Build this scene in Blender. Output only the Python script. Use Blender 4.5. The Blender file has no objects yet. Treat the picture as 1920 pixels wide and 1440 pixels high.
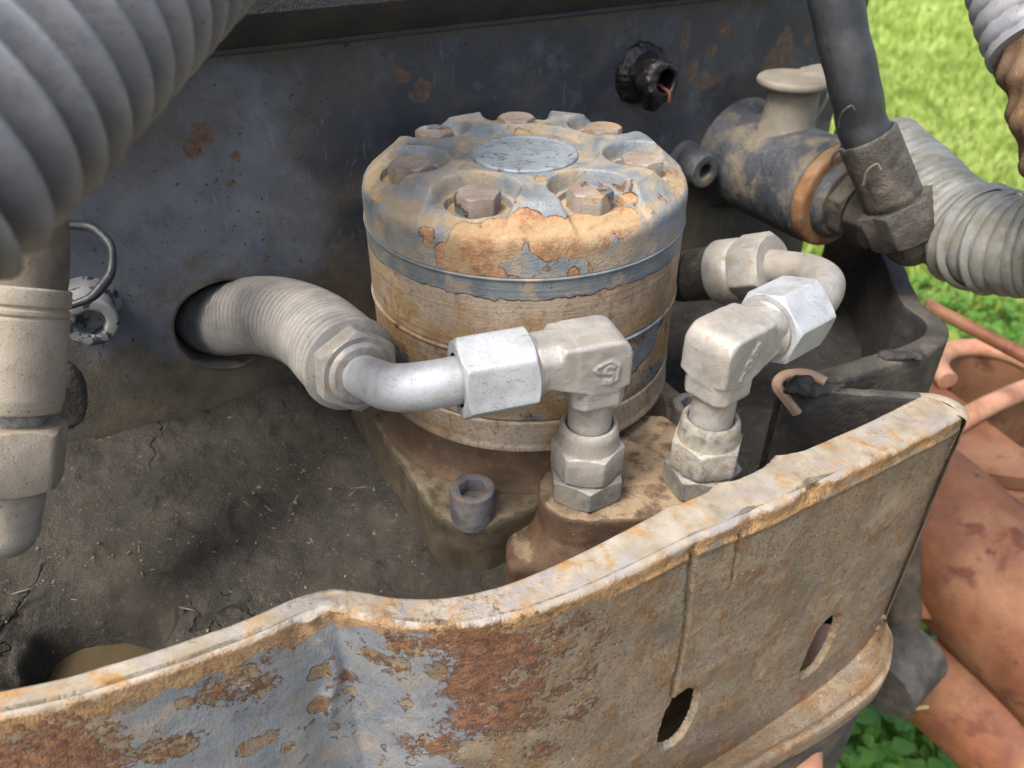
import bpy, bmesh, math, random
import numpy as np
from mathutils import Vector, Matrix
random.seed(7); rng = np.random.default_rng(7)
S = 0.01                                    # everything below is written in centimetres
scene = bpy.context.scene
col = scene.collection
# ------------------------------------------------------------------ camera, sky, sun, exposure
PITCH = math.radians(34.95); FPX = 1500.0
CAM = np.array([-0.547, -33.72, 11.45])
cd = bpy.data.cameras.new('camera'); cam = bpy.data.objects.new('camera', cd); col.objects.link(cam)
cam.location = CAM * S; cam.rotation_euler = (math.pi / 2 - PITCH, 0, 0)
cd.sensor_width = 36; cd.lens = FPX * 36 / 1920; cd.clip_start = 0.005; cd.clip_end = 500
cd.dof.use_dof = True; cd.dof.focus_distance = 0.325; cd.dof.aperture_fstop = 12
scene.camera = cam
world = bpy.data.worlds.new('World'); scene.world = world; world.use_nodes = True
wn = world.node_tree.nodes; bg = wn['Background']
sky = wn.new('ShaderNodeTexSky'); sky.sky_type = 'NISHITA'; sky.sun_disc = False
SUN_EL, SUN_AZ = 60.0, -130.0                # azimuth: degrees clockwise from +Y seen from above
sky.sun_elevation = math.radians(SUN_EL); sky.sun_rotation = math.radians(SUN_AZ)
sky.air_density = 1.0; sky.dust_density = 6.0; sky.ozone_density = 0.6
world.node_tree.links.new(sky.outputs[0], bg.inputs[0]); bg.inputs[1].default_value = 0.12
sl = bpy.data.lights.new('sun', 'SUN'); so = bpy.data.objects.new('sun', sl); col.objects.link(so)
sl.energy = 1.4; sl.angle = math.radians(22); sl.color = (1, 0.98, 0.95)
az, el = math.radians(SUN_AZ), math.radians(SUN_EL)
sdir = Vector((math.sin(az) * math.cos(el), math.cos(az) * math.cos(el), math.sin(el)))
so.rotation_euler = sdir.to_track_quat('Z', 'Y').to_euler()
scene.view_settings.view_transform = 'Standard'; scene.view_settings.look = 'None'
scene.view_settings.exposure = 1.5; scene.view_settings.gamma = 1.0
scene.render.resolution_x = 1024; scene.render.resolution_y = 768

# ------------------------------------------------------------------ pixel helpers
FW = np.array([0, math.cos(PITCH), -math.sin(PITCH)]); UP = np.array([0, math.sin(PITCH), math.cos(PITCH)]); RT = np.array([1.0, 0, 0])
def ray(x, y): return FW + RT * (x - 960) / FPX - UP * (y - 720) / FPX
def on_level(x, y, z):
    r = ray(x, y); return CAM + r * (z - CAM[2]) / r[2]
def at(x, y, d): return CAM + ray(x, y) * d
WA = math.radians(29); WD = np.array([math.cos(WA), math.sin(WA), 0]); WN = np.array([-math.sin(WA), math.cos(WA), 0]); WOFF = 9.0
def on_wall(x, y, off=WOFF):
    r = ray(x, y); return CAM + r * (off - WN @ CAM) / (WN @ r)
def on_drum(x, y, R=7.0):
    r = ray(x, y); a = r[:2] @ r[:2]; b = CAM[:2] @ r[:2]; c = CAM[:2] @ CAM[:2] - R * R
    return CAM + r * ((-b - math.sqrt(max(b * b - a * c, 0))) / a)
FD = np.array([math.cos(math.radians(29.8)), math.sin(math.radians(29.8)), 0]); FN = np.array([FD[1], -FD[0], 0])
FP0 = np.array([2, -15.41, 0])
def on_front(x, y):
    r = ray(x, y); return CAM + r * (FN @ (FP0 - CAM)) / (FN @ r)

# ------------------------------------------------------------------ mesh helpers
def unit(v): v = np.asarray(v, float); return v / np.linalg.norm(v)
def link(o, parent=None):
    col.objects.link(o)
    if parent is not None: o.parent = parent
    return o
def tag(o, label=None, cat=None, group=None, kind=None):
    if label: o['label'] = label
    if cat: o['category'] = cat
    if group: o['group'] = group
    if kind: o['kind'] = kind
    return o
ORIG = {}
def thing(name, label, cat, loc, group=None):
    o = bpy.data.objects.new(name, None); o.empty_display_size = 0.02
    o.location = np.asarray(loc, float) * S; link(o); ORIG[o.name] = np.asarray(loc, float)
    return tag(o, label, cat, group)
def origin_of(p):
    return ORIG[p.name] if p is not None else np.zeros(3)
def part(name, vf, mat, parent=None, sharp=32, loc=None):
    """vf = (vertices in cm, faces); made relative to the parent's (or its own) base"""
    v, f = vf; v = np.asarray(v, float)
    base = origin_of(parent)
    own = base if (parent is not None) else (np.zeros(3) if loc is None else np.asarray(loc, float))
    me = bpy.data.meshes.new(name)
    vv = (v - own) * S
    if isinstance(f, np.ndarray):
        n = f.shape[1]
        me.vertices.add(len(vv)); me.vertices.foreach_set('co', vv.astype(np.float32).ravel())
        me.loops.add(f.size); me.loops.foreach_set('vertex_index', f.astype(np.int32).ravel())
        me.polygons.add(len(f)); me.polygons.foreach_set('loop_start', np.arange(0, f.size, n, dtype=np.int32))
        me.update(calc_edges=True); me.validate()
    else:
        me.from_pydata(vv.tolist(), [], [list(map(int, q)) for q in f]); me.update(); me.validate()
    me.materials.append(mat)
    for mn, key, marks in BAKED:
        if mn == mat.name:
            a = np.full(len(v), -50.0)
            for q in marks: a = np.maximum(a, q[1] - np.linalg.norm((v - np.asarray(q[0])) * (np.asarray(q[2]) if len(q) > 2 else 1), axis=1))
            at_ = me.attributes.new(key, 'FLOAT', 'POINT')
            if len(at_.data) == len(a): at_.data.foreach_set('value', a.astype(np.float32))
    if sharp is None:
        me.shade_flat()
    else:
        me.shade_smooth(); me.set_sharp_from_angle(angle=math.radians(sharp))
    o = bpy.data.objects.new(name, me); link(o, parent)
    if parent is None: o.location = own * S
    ORIG[o.name] = own
    return o
def frame_of(axis, ref=None):
    a = unit(axis); ref = np.array([0, 0, 1.0]) if ref is None else np.asarray(ref, float)
    if abs(a @ unit(ref)) > 0.95: ref = np.array([1.0, 0, 0])
    x = unit(np.cross(ref, a)); y = np.cross(a, x); return x, y, a
def grid_faces(nr, nc, wrap=False):
    i = np.arange(nr - 1)[:, None]; j = np.arange(nc if wrap else nc - 1)[None, :]
    j2 = (j + 1) % nc
    return np.stack([i * nc + j, i * nc + j2, (i + 1) * nc + j2, (i + 1) * nc + j], -1).reshape(-1, 4)
def join(*vfs):
    V = []; F = []; k = 0
    for v, f in vfs:
        V.append(np.asarray(v, float)); F += [[int(i) + k for i in q] for q in f]; k += len(v)
    return np.concatenate(V), F
def lathe(org, axis, prof, n=96, ref=None, caps=False):
    x, y, a = frame_of(axis, ref); org = np.asarray(org, float)
    t = np.arange(n) * 2 * math.pi / n
    ring = np.cos(t)[:, None] * x + np.sin(t)[:, None] * y
    V = np.concatenate([org + ring * r + a * z for r, z in prof])
    return V, grid_faces(len(prof), n, True)
def rounded(pts, r=0.05, k=4):
    """round the inner corners of a lathe profile"""
    out = [pts[0]]
    for i in range(1, len(pts) - 1):
        p, a, b = np.array(pts[i], float), np.array(pts[i - 1], float), np.array(pts[i + 1], float)
        la, lb = np.linalg.norm(a - p), np.linalg.norm(b - p); rr = min(r, la * .45, lb * .45)
        A = p + (a - p) / max(la, 1e-9) * rr; B = p + (b - p) / max(lb, 1e-9) * rr
        for t in np.linspace(0, 1, k): out.append(tuple((1 - t) ** 2 * A + 2 * t * (1 - t) * p + t * t * B))
    out.append(pts[-1]); return out
def hexnut(org, axis, AF, h, hole, ref=None, n=144, turn=0.0, cb=True, ct=True, p=34, extra_top=None):
    """chamfered hexagon nut from org along axis"""
    x, y, a = frame_of(axis, ref); org = np.asarray(org, float)
    t = np.arange(n) * 2 * math.pi / n
    s = sum(np.clip(np.cos(t - k * math.pi / 3 - turn), 0, None) ** p for k in range(6))
    rh = AF / 2 / s ** (1 / p)
    ring = np.cos(t)[:, None] * x + np.sin(t)[:, None] * y
    rc = AF / 2 * 0.985; tn = 0.55
    rows = []
    def row(r, z): rows.append(org + ring * (r if np.ndim(r) else np.full(n, r))[:, None] + a * (z if np.ndim(z) else np.full(n, z))[:, None])
    row(hole, 0.0)
    row(np.minimum(rh, rc), 0.0)
    e = np.maximum(rh - rc, 0) * tn
    if cb: row(rh - .015, e + .0); row(rh, e + .03)
    else: row(rh, 0.02)
    if ct: row(rh, h - e - .03); row(rh - .015, h - e)
    else: row(rh, h - .02)
    row(np.minimum(rh, rc), h)
    if extra_top:
        for r, z in extra_top: row(float(r), float(z))
    row(hole, rows and (extra_top[-1][1] if extra_top else h))
    return np.concatenate(rows), grid_faces(len(rows), n, True)
def spline(pts, step):
    P = np.asarray(pts, float)
    Q = np.concatenate([[2 * P[0] - P[1]], P, [2 * P[-1] - P[-2]]]); out = []
    for i in range(1, len(Q) - 2):
        m = 24; t = np.linspace(0, 1, m, endpoint=False)[:, None]
        a, b, c, d = Q[i - 1], Q[i], Q[i + 1], Q[i + 2]
        out.append(0.5 * (2 * b + (c - a) * t + (2 * a - 5 * b + 4 * c - d) * t ** 2 + (3 * b - a - 3 * c + d) * t ** 3))
    out.append(P[-1:]); D = np.concatenate(out)
    L = np.concatenate([[0], np.cumsum(np.linalg.norm(np.diff(D, axis=0), axis=1))])
    s = np.linspace(0, L[-1], max(int(L[-1] / step), 2) + 1)
    return np.stack([np.interp(s, L, D[:, k]) for k in range(P.shape[1])], -1), s
def sweep(pts, radius, step=0.2, n=40, ends=True, jitter=0):
    """tube along a smooth path; radius = number or f(s, phi)"""
    P, s = spline(pts, step); T = np.gradient(P, axis=0); T /= np.linalg.norm(T, axis=1)[:, None]
    x, y, _ = frame_of(T[0]); t = np.arange(n) * 2 * math.pi / n; V = []
    for i in range(len(P)):
        x = unit(x - T[i] * (x @ T[i])); y = np.cross(T[i], x)
        r = radius(s[i], t) if callable(radius) else np.full(n, radius)
        V.append(P[i] + (np.cos(t) * r)[:, None] * x + (np.sin(t) * r)[:, None] * y)
    F = grid_faces(len(P), n, True)
    V = np.concatenate(V)
    if ends:
        k = len(V); V = np.concatenate([V, P[:1], P[-1:]])
        F = [list(q) for q in F] + [[k, (j + 1) % n, j] for j in range(n)] + [[k + 1, (len(P) - 1) * n + j, (len(P) - 1) * n + (j + 1) % n] for j in range(n)]
    return V, F
def ribs(R, a, pitch, helical=True, power=.5, wob=0.0, wide=1.0):
    def f(s, t):
        x = ((s / pitch + (t / (2 * math.pi) if helical else 0 * t)) % 1.0) * 2 - 1
        w = wob * np.sin(s * 1.7 + 2 * t) if wob else 0
        return R - a * (1 - np.clip(1 - (x / wide) ** 2 * .985, 0, 1) ** power) + w
    return f
def hashv(a):
    a = a.astype(np.int64); h = (a[..., 0] * 374761393 + a[..., 1] * 668265263 + a[..., 2] * 2147483647 * 3) & 0xffffffff
    h = ((h ^ (h >> 13)) * 1274126177) & 0xffffffff; h = h ^ (h >> 16); return (h & 0xffff) / 65535.0
def vnoise(p):
    p = np.asarray(p, float)
    if p.shape[-1] == 2: p = np.concatenate([p, np.zeros(p.shape[:-1] + (1,))], -1)
    i = np.floor(p); f = p - i; f = f * f * (3 - 2 * f); r = 0
    for a in (0, 1):
        for b in (0, 1):
            for c in (0, 1):
                w = (f[..., 0] if a else 1 - f[..., 0]) * (f[..., 1] if b else 1 - f[..., 1]) * (f[..., 2] if c else 1 - f[..., 2])
                r = r + w * hashv(i + np.array([a, b, c]))
    return r
def fbm(p, o=4):
    r = 0; a = .5; p = np.asarray(p, float)
    for k in range(o): r = r + a * (vnoise(p * 2 ** k + 17.3 * k) - .5); a *= .5
    return r
def sm(x, a, b):
    t = np.clip((x - a) / (b - a), 0, 1); return t * t * (3 - 2 * t)
def smin(a, b, k): h = np.clip(.5 + .5 * (b - a) / k, 0, 1); return b * (1 - h) + a * h - k * h * (1 - h)
def smax(a, b, k): return -smin(-a, -b, k)
def sbox(p, c, h, r=0.0):
    q = np.abs(p - np.asarray(c)) - (np.asarray(h) - r)
    return np.linalg.norm(np.maximum(q, 0), axis=-1) + np.minimum(q.max(-1), 0) - r
def scap(p, a, b, r):
    a = np.asarray(a, float); b = np.asarray(b, float); pa = p - a; ba = b - a
    h = np.clip((pa @ ba) / (ba @ ba), 0, 1); return np.linalg.norm(pa - h[..., None] * ba, axis=-1) - r
def scyl(p, c, r, z0, z1, rr=0.0):
    d = np.stack([np.hypot(p[..., 0] - c[0], p[..., 1] - c[1]) - r + rr, np.abs(p[..., 2] - (z0 + z1) / 2) - (z1 - z0) / 2 + rr], -1)
    return np.linalg.norm(np.maximum(d, 0), axis=-1) + np.minimum(d.max(-1), 0) - rr
def nets(fn, lo, hi, h):
    """surface nets of a distance function on a grid"""
    lo = np.asarray(lo, float); hi = np.asarray(hi, float); n = np.ceil((hi - lo) / h).astype(int) + 1
    ax = [lo[k] + h * np.arange(n[k]) for k in range(3)]
    G = np.stack(np.meshgrid(*ax, indexing='ij'), -1); v = fn(G); s = v < 0
    m = n - 1; acc = np.zeros(tuple(m) + (3,)); cnt = np.zeros(tuple(m))
    cor = [(a, b, c) for a in (0, 1) for b in (0, 1) for c in (0, 1)]
    sl = lambda A, o: A[o[0]:o[0] + m[0], o[1]:o[1] + m[1], o[2]:o[2] + m[2]]
    for a in cor:
        for k in range(3):
            if a[k]: continue
            b = list(a); b[k] = 1; b = tuple(b)
            va, vb = sl(v, a), sl(v, b); x = sl(s, a) != sl(s, b)
            t = np.where(x, va / np.where(x, va - vb, 1), 0)
            q = np.stack([np.full(va.shape, float(a[j])) for j in range(3)], -1); q[..., k] += t
            acc += q * x[..., None]; cnt += x
    act = cnt > 0; idx = -np.ones(tuple(m), int); idx[act] = np.arange(act.sum())
    C = np.argwhere(act); V = lo + (C + acc[act] / cnt[act][:, None]) * h; F = []
    for k in range(3):
        o = [0, 0, 0]; o[k] = 1
        A = s[:n[0] - o[0], :n[1] - o[1], :n[2] - o[2]]; B = s[o[0]:, o[1]:, o[2]:]
        E = np.argwhere(A != B); u, w = (k + 1) % 3, (k + 2) % 3
        E = E[(E[:, u] > 0) & (E[:, w] > 0) & (E[:, u] < m[u]) & (E[:, w] < m[w])]
        if not len(E): continue
        def cell(du, dw):
            c = E.copy(); c[:, u] -= du; c[:, w] -= dw; return idx[c[:, 0], c[:, 1], c[:, 2]]
        q = np.stack([cell(1, 1), cell(0, 1), cell(0, 0), cell(1, 0)], -1)
        ins = A[E[:, 0], E[:, 1], E[:, 2]]; q[~ins] = q[~ins][:, ::-1]; F.append(q)
    return V, np.concatenate(F)
def local(vf, org, xa, ya, za):
    v, f = vf; return np.asarray(org) + v[:, :1] * np.asarray(xa) + v[:, 1:2] * np.asarray(ya) + v[:, 2:3] * np.asarray(za), f

# ------------------------------------------------------------------ materials
def rgb(r, g, b):
    f = lambda c: (c / 255 / 12.92) if c <= 10 else (((c / 255) + .055) / 1.055) ** 2.4
    return (f(r), f(g), f(b), 1)
BAKED = []
class Mat:
    def __init__(s, name):
        s.m = bpy.data.materials.new(name); s.m.use_nodes = True; s.t = s.m.node_tree; s.N = s.t.nodes; s.L = s.t.links
        s.b = s.N['Principled BSDF']; g = s.N.new('ShaderNodeNewGeometry')
        v = s.N.new('ShaderNodeVectorMath'); v.operation = 'SCALE'; v.inputs[3].default_value = 100.0
        s.L.new(g.outputs['Position'], v.inputs[0]); s.pos = v.outputs[0]; s.geo = g
        s.col = None; s.rough = None; s.metal = None; s.h = None
        sp = s.N.new('ShaderNodeSeparateXYZ'); s.L.new(s.pos, sp.inputs[0]); s.xyz = sp.outputs
    def put(s, sock, v):
        if v is None: return
        if hasattr(v, 'links') or isinstance(v, bpy.types.NodeSocket): s.L.new(v, sock)
        else: sock.default_value = v
    def math(s, op, a, b=0.0, c=None, clamp=False):
        n = s.N.new('ShaderNodeMath'); n.operation = op; n.use_clamp = clamp
        s.put(n.inputs[0], a); s.put(n.inputs[1], b)
        if c is not None: s.put(n.inputs[2], c)
        return n.outputs[0]
    def scalev(s, v, k):
        n = s.N.new('ShaderNodeVectorMath'); n.operation = 'MULTIPLY'; s.put(n.inputs[0], v); n.inputs[1].default_value = k; return n.outputs[0]
    def noise(s, scale, detail=5, rough=.55, dist=0.0, stretch=None, off=0.0):
        n = s.N.new('ShaderNodeTexNoise'); n.inputs['Scale'].default_value = scale; n.inputs['Detail'].default_value = max(1, min(detail, 6, math.ceil(math.log2(34 / scale))))
        n.inputs['Roughness'].default_value = rough; n.inputs['Distortion'].default_value = dist
        v = s.pos
        if stretch: v = s.scalev(v, stretch)
        if off:
            a = s.N.new('ShaderNodeVectorMath'); a.operation = 'ADD'; s.put(a.inputs[0], v); a.inputs[1].default_value = (off, off * 1.7, -off); v = a.outputs[0]
        s.L.new(v, n.inputs['Vector']); return n.outputs['Fac']
    def voronoi(s, scale, feature='DISTANCE_TO_EDGE'):
        n = s.N.new('ShaderNodeTexVoronoi'); n.feature = feature; n.inputs['Scale'].default_value = scale
        w = s.noise(scale * 1.3, 4, .6); a = s.N.new('ShaderNodeVectorMath'); a.operation = 'ADD'
        sc = s.N.new('ShaderNodeVectorMath'); sc.operation = 'SCALE'; cv = s.N.new('ShaderNodeCombineXYZ')
        s.L.new(w, cv.inputs[0]); s.L.new(w, cv.inputs[1]); s.L.new(cv.outputs[0], sc.inputs[0]); sc.inputs[3].default_value = 1.6 / scale
        s.L.new(s.pos, a.inputs[0]); s.L.new(sc.outputs[0], a.inputs[1]); s.L.new(a.outputs[0], n.inputs['Vector']); return n.outputs['Distance']
    def step(s, x, a, b):
        n = s.N.new('ShaderNodeMapRange'); n.interpolation_type = 'SMOOTHSTEP'
        s.put(n.inputs['Value'], x); n.inputs['From Min'].default_value = a; n.inputs['From Max'].default_value = b; return n.outputs[0]
    def mix(s, f, a, b):
        n = s.N.new('ShaderNodeMix'); n.data_type = 'RGBA'; s.put(n.inputs[0], f); s.put(n.inputs[6], a); s.put(n.inputs[7], b); return n.outputs[2]
    def mixf(s, f, a, b):
        n = s.N.new('ShaderNodeMix'); n.data_type = 'FLOAT'; s.put(n.inputs[0], f); s.put(n.inputs[2], a); s.put(n.inputs[3], b); return n.outputs[0]
    def ramp(s, f, *cols):
        n = s.N.new('ShaderNodeValToRGB'); r = n.color_ramp
        k = len(cols)
        ps = [.28 + .44 * i / max(k - 1, 1) for i in range(k)]
        r.elements[0].position = ps[0]; r.elements[0].color = cols[0]; r.elements[1].position = ps[-1]; r.elements[1].color = cols[-1]
        for i in range(1, k - 1): e = r.elements.new(ps[i]); e.color = cols[i]
        s.put(n.inputs[0], f); return n.outputs[0]
    def field(s, patches, wob=.5, scale=1.2, bake=False):
        """largest of (radius - distance) over the marks, with a ragged edge; marks are (point, radius[, stretch])"""
        out = None
        if bake:                                             # dense meshes carry the marks as a surface attribute
            key = 'marks_%d' % len(BAKED); BAKED.append((s.m.name, key, patches)); n = s.N.new('ShaderNodeAttribute'); n.attribute_name = key; out = n.outputs['Fac']
        for q in ([] if bake else patches):
            d = s.N.new('ShaderNodeVectorMath'); d.operation = 'SUBTRACT'; s.L.new(s.pos, d.inputs[0]); d.inputs[1].default_value = tuple(float(c) for c in q[0])
            v = d.outputs[0]
            if len(q) > 2: v = s.scalev(v, q[2])
            l = s.N.new('ShaderNodeVectorMath'); l.operation = 'LENGTH'; s.L.new(v, l.inputs[0])
            e = s.math('SUBTRACT', q[1], l.outputs[1]); out = e if out is None else s.math('SMOOTH_MAX', out, e, .15)
        n = s.math('MULTIPLY_ADD', s.noise(scale, 7, .62, 0.4), wob * 2, -wob)
        return s.math('ADD', out, n)
    def base(s, cols, scale=.6, rough=.6, metal=0.0, detail=7, h=None):
        s.col = s.ramp(s.noise(scale, detail, .6, .3), *cols); s.rough = rough; s.metal = metal; s.h = h or 0.0
        return s
    def over(s, mask, cols, scale=1.0, rough=.8, metal=0.0, height=0.0, detail=6, grain=0.0):
        c = cols if not isinstance(cols, (list, tuple)) or isinstance(cols[0], float) else s.ramp(s.noise(scale, detail, .65, .2, off=3.1), *cols)
        s.col = s.mix(mask, s.col, c); s.rough = s.mixf(mask, s.rough, rough); s.metal = s.mixf(mask, s.metal, metal)
        if height: s.h = s.math('MULTIPLY_ADD', mask, height, s.h)
        if grain: s.h = s.math('MULTIPLY_ADD', s.math('MULTIPLY', mask, s.noise(9, 5, .7)), grain, s.h)
        return s
    def relief(s, scale, amount, detail=5, stretch=None):
        s.h = s.math('MULTIPLY_ADD', s.noise(scale, detail, .6, stretch=stretch), amount, s.h); return s
    def speck(s, scale, thr, cols, rough=.8, soft=.03, height=0, off=0.0, stretch=None, detail=4):
        return s.over(s.step(s.noise(scale, detail, .6, 0.2, stretch, off), thr - soft, thr + soft), cols, scale, rough, 0, height)
    def done(s, strength=1.0):
        s.put(s.b.inputs['Base Color'], s.col); s.put(s.b.inputs['Roughness'], s.rough); s.put(s.b.inputs['Metallic'], s.metal)
        if not isinstance(s.h, float):
            n = s.N.new('ShaderNodeBump'); n.inputs['Strength'].default_value = strength; n.inputs['Distance'].default_value = S
            s.L.new(s.h, n.inputs['Height']); s.L.new(n.outputs[0], s.b.inputs['Normal'])
        return s.m

RUST = [rgb(104, 73, 53), rgb(135, 98, 69), rgb(157, 120, 88)]
RUSTD = [rgb(62, 42, 33), rgb(98, 63, 44), rgb(128, 88, 60)]
TAN = [rgb(140, 112, 82), rgb(172, 146, 112), rgb(192, 170, 136)]
BLUE = [rgb(78, 88, 98), rgb(104, 114, 122), rgb(132, 138, 140)]
def peel(m, paint, field, wid=.02, height=.05, rough=.5, scale=.9):
    """paint skin left where field > 0: lifted edge with a dirty line along it that also paints shade under the lip"""
    p = m.step(field, -wid, wid); m.over(p, paint, scale, rough, 0, height)
    a = m.math('ABSOLUTE', m.math('ADD', field, wid * 1.0)); crack_shade = m.math('SUBTRACT', 1.0, m.step(a, wid * .6, wid * 1.9))
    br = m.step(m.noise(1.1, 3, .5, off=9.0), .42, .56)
    m.over(m.math('MULTIPLY', crack_shade, m.math('MULTIPLY', br, .85)), rgb(62, 48, 40), 1, .9)  # dirt line; shade under the lifted paint is put into its colour too
    return m
def mat_cover():
    m = Mat('peeling_cover'); m.base(RUST, 1.3, .85, detail=9); m.over(m.math('MULTIPLY', m.step(m.noise(4, 6, .65, off=2.), .45, .7), .7), [rgb(178, 132, 88), rgb(190, 150, 108)], 3, .85); m.speck(7, .66, [rgb(92, 52, 34), rgb(80, 46, 34)], off=4)
    m.relief(10, .03); m.relief(2.5, .03)
    bare = [(on_level(x, y, z), r) for x, y, z, r in (
        (870, 440, -.8, .8), (935, 444, -.8, .95), (985, 430, -.8, .8), (1040, 446, -.8, .95), (1105, 436, -.85, .95), (1160, 415, -.85, .8), (1182, 385, -.75, .5),
        (793, 437, -1.0, .42), (1090, 320, -.2, .35), (1150, 318, -.2, .4), (1190, 335, -.3, .35), (1010, 340, .1, .28), (1040, 255, 0, .4), (930, 262, 0, .45), (980, 248, 0, .5), (900, 275, 0, .35),
        (912, 320, .1, .22), (1255, 352, -.8, .3), (705, 370, -.8, .25), (770, 270, -.2, .25))]
    bare += [(on_drum(x, y, 7.02), r) for x, y, r in ((850, 488, .8), (895, 478, .75), (880, 508, .6), (930, 522, .45), (965, 528, .35), (840, 472, .3), (1075, 470, .35), (1075, 512, .26), (1130, 455, .3), (800, 455, .2))]
    f = m.math('MULTIPLY', m.field(bare, .34, 1.3, True), -1.0)
    f = m.math('MINIMUM', f, m.math('MULTIPLY_ADD', m.noise(1.0, 8, .62, .6), -1.4, .93))
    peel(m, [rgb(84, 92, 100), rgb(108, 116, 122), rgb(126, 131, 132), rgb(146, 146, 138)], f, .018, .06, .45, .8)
    d = m.step(m.noise(.55, 8, .66, .5, off=5.0), .4, .62); m.over(m.math('MULTIPLY', d, .82), [rgb(138, 120, 92), rgb(172, 154, 122)], 2.2, .85)
    up = m.N.new('ShaderNodeSeparateXYZ'); m.L.new(m.geo.outputs['Normal'], up.inputs[0])
    low = m.step(m.xyz[2], -.35, -.75); inn = m.math('MULTIPLY', m.step(m.math('MULTIPLY', m.xyz[2], -1), .3, .62), m.math('MULTIPLY', m.step(up.outputs[2], .6, .97), m.step(m.math('MULTIPLY', m.xyz[2], -1), 1.1, .85)))
    m.over(m.math('MULTIPLY', inn, m.step(m.noise(1.5, 5, .6, off=8.), .34, .52)), [rgb(156, 130, 94), rgb(180, 156, 118)], 2, .9, grain=.02)
    m.relief(26, .012); m.speck(14, .7, rgb(96, 70, 50), .8, .02, off=2.)
    return m.done()
def mat_ring(name, strip=None, dark=0.0, blue=.66, rusty=.58, tone=None):
    m = Mat(name); m.base(tone or [rgb(138, 125, 108), rgb(160, 147, 128), rgb(178, 166, 148)], .5, .55, .1, detail=9)
    m.over(m.step(m.noise(.45, 7, .6, off=2.), .46, .62), [rgb(138, 114, 80), rgb(160, 136, 98)], 3, .7)
    lines = m.noise(1.0, 3, .6, stretch=(.15, .15, 5.0)); m.over(m.math('MULTIPLY', m.step(lines, .56, .66), .45), rgb(106, 86, 66), 1, .7); m.h = m.math('MULTIPLY_ADD', lines, .03, m.h)
    m.over(m.math('MULTIPLY', m.step(m.noise(5.5, 6, .65, off=1.), rusty - .06, rusty + .1), .7), [rgb(128, 88, 48), rgb(148, 106, 62)], 5, .85)
    m.over(m.math('MULTIPLY', m.step(m.noise(2.0, 7, .7, .2, (1, 1, .45), off=7.), rusty - .02, rusty + .12), .7), [rgb(104, 68, 44), rgb(128, 90, 58)], 5, .85)
    m.speck(12, .68, [rgb(92, 58, 36), rgb(110, 72, 44)], .85, .04, 0, 9.)
    m.over(m.math('MULTIPLY', m.step(m.noise(.3, 6, .6, off=12.), .5, .62), .5), [rgb(120, 96, 84), rgb(96, 76, 66)], 2, .7)
    m.relief(12, .02)
    if strip is not None:
        f = m.math('ADD', m.math('SUBTRACT', m.xyz[2], strip), m.math('MULTIPLY_ADD', m.noise(1.1, 8, .6), .7, -.35))
        f2 = m.math('MULTIPLY_ADD', m.noise(1.2, 8, .6, off=6.0), -1.5, 1.0)
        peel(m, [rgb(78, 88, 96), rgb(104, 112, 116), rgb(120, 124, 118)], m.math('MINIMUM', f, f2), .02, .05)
        m.over(m.math('MULTIPLY', m.step(m.noise(.9, 6, .6, off=1.5), .5, .64), .5), TAN, 2, .8)
    else:
        f2 = m.math('MULTIPLY_ADD', m.noise(.42, 8, .6, off=6.0), 1.6, -1.6 * blue)
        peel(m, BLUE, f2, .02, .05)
    if dark: m.over(dark, [rgb(84, 70, 56), rgb(104, 86, 66)], .8, .9)
    return m.done()
def mat_cast(name, cols, mud=.5, mudcols=(rgb(112, 98, 74), rgb(140, 122, 92)), rust=.6, flat=(.35, .95)):
    m = Mat(name); m.base(cols, .8, .75, detail=9); m.relief(14, .03); m.relief(3, .05)
    m.speck(3.5, rust, [rgb(128, 80, 44), rgb(164, 110, 62)], .85, .05, 0, 5.0, detail=8)
    n = m.N.new('ShaderNodeSeparateXYZ'); m.L.new(m.geo.outputs['Normal'], n.inputs[0])
    m.over(m.math('MULTIPLY', m.step(m.math('ADD', n.outputs[2], m.math('MULTIPLY_ADD', m.noise(1.2, 7, .6), 1.2, -.6)), *flat), mud), list(mudcols), 2.0, .95, 0, .05, grain=.05)
    m.over(m.math('MULTIPLY', m.step(m.noise(.6, 7, .6, off=13.), .5, .62), .5), [rgb(70, 58, 46), rgb(86, 72, 56)], 1, .9)
    return m.done()
def mat_zinc(name, tint=0, grime=.62, dirt=(rgb(122, 112, 94), rgb(150, 138, 116)), dark=None):
    m = Mat(name); m.base([rgb(152, 154, 154), rgb(175, 178, 179), rgb(190, 193, 196)] if not tint else [rgb(138, 136, 131), rgb(162, 160, 155), rgb(180, 178, 173)], 1.0, .46, .35, detail=8)
    sc_ = m.noise(3.0, 3, .6, 1.2, (.25, 1.6, 1.6), off=51.); m.over(m.math('MULTIPLY', m.step(sc_, .62, .68), .5), rgb(112, 110, 106), 2, .4, .5)
    m.over(m.math('MULTIPLY', m.step(m.noise(.7, 7, .6, off=3.), .42, .64), .6), [rgb(170, 178, 186), rgb(190, 196, 202)] if not tint else [rgb(156, 148, 136), rgb(142, 134, 122)], 3, .6, .25)
    m.over(m.math('MULTIPLY', m.step(m.noise(2.4, 9, .62, .2, off=2.), grime - .12, grime + .14), .8), list(dirt), 2.4, .9, 0, .01); m.speck(22, .69, rgb(96, 92, 84), .8, .02, 0, 5.0)
    if dark: m.over(m.math('MULTIPLY', m.step(m.noise(dark, 6, .68, .2, off=8.), .48, .68), .7), [rgb(62, 66, 68), rgb(88, 90, 90)], 4, .5)
    m.relief(30, .012); m.relief(5, .008); m.relief(1.4, .006)
    return m.done()
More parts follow.
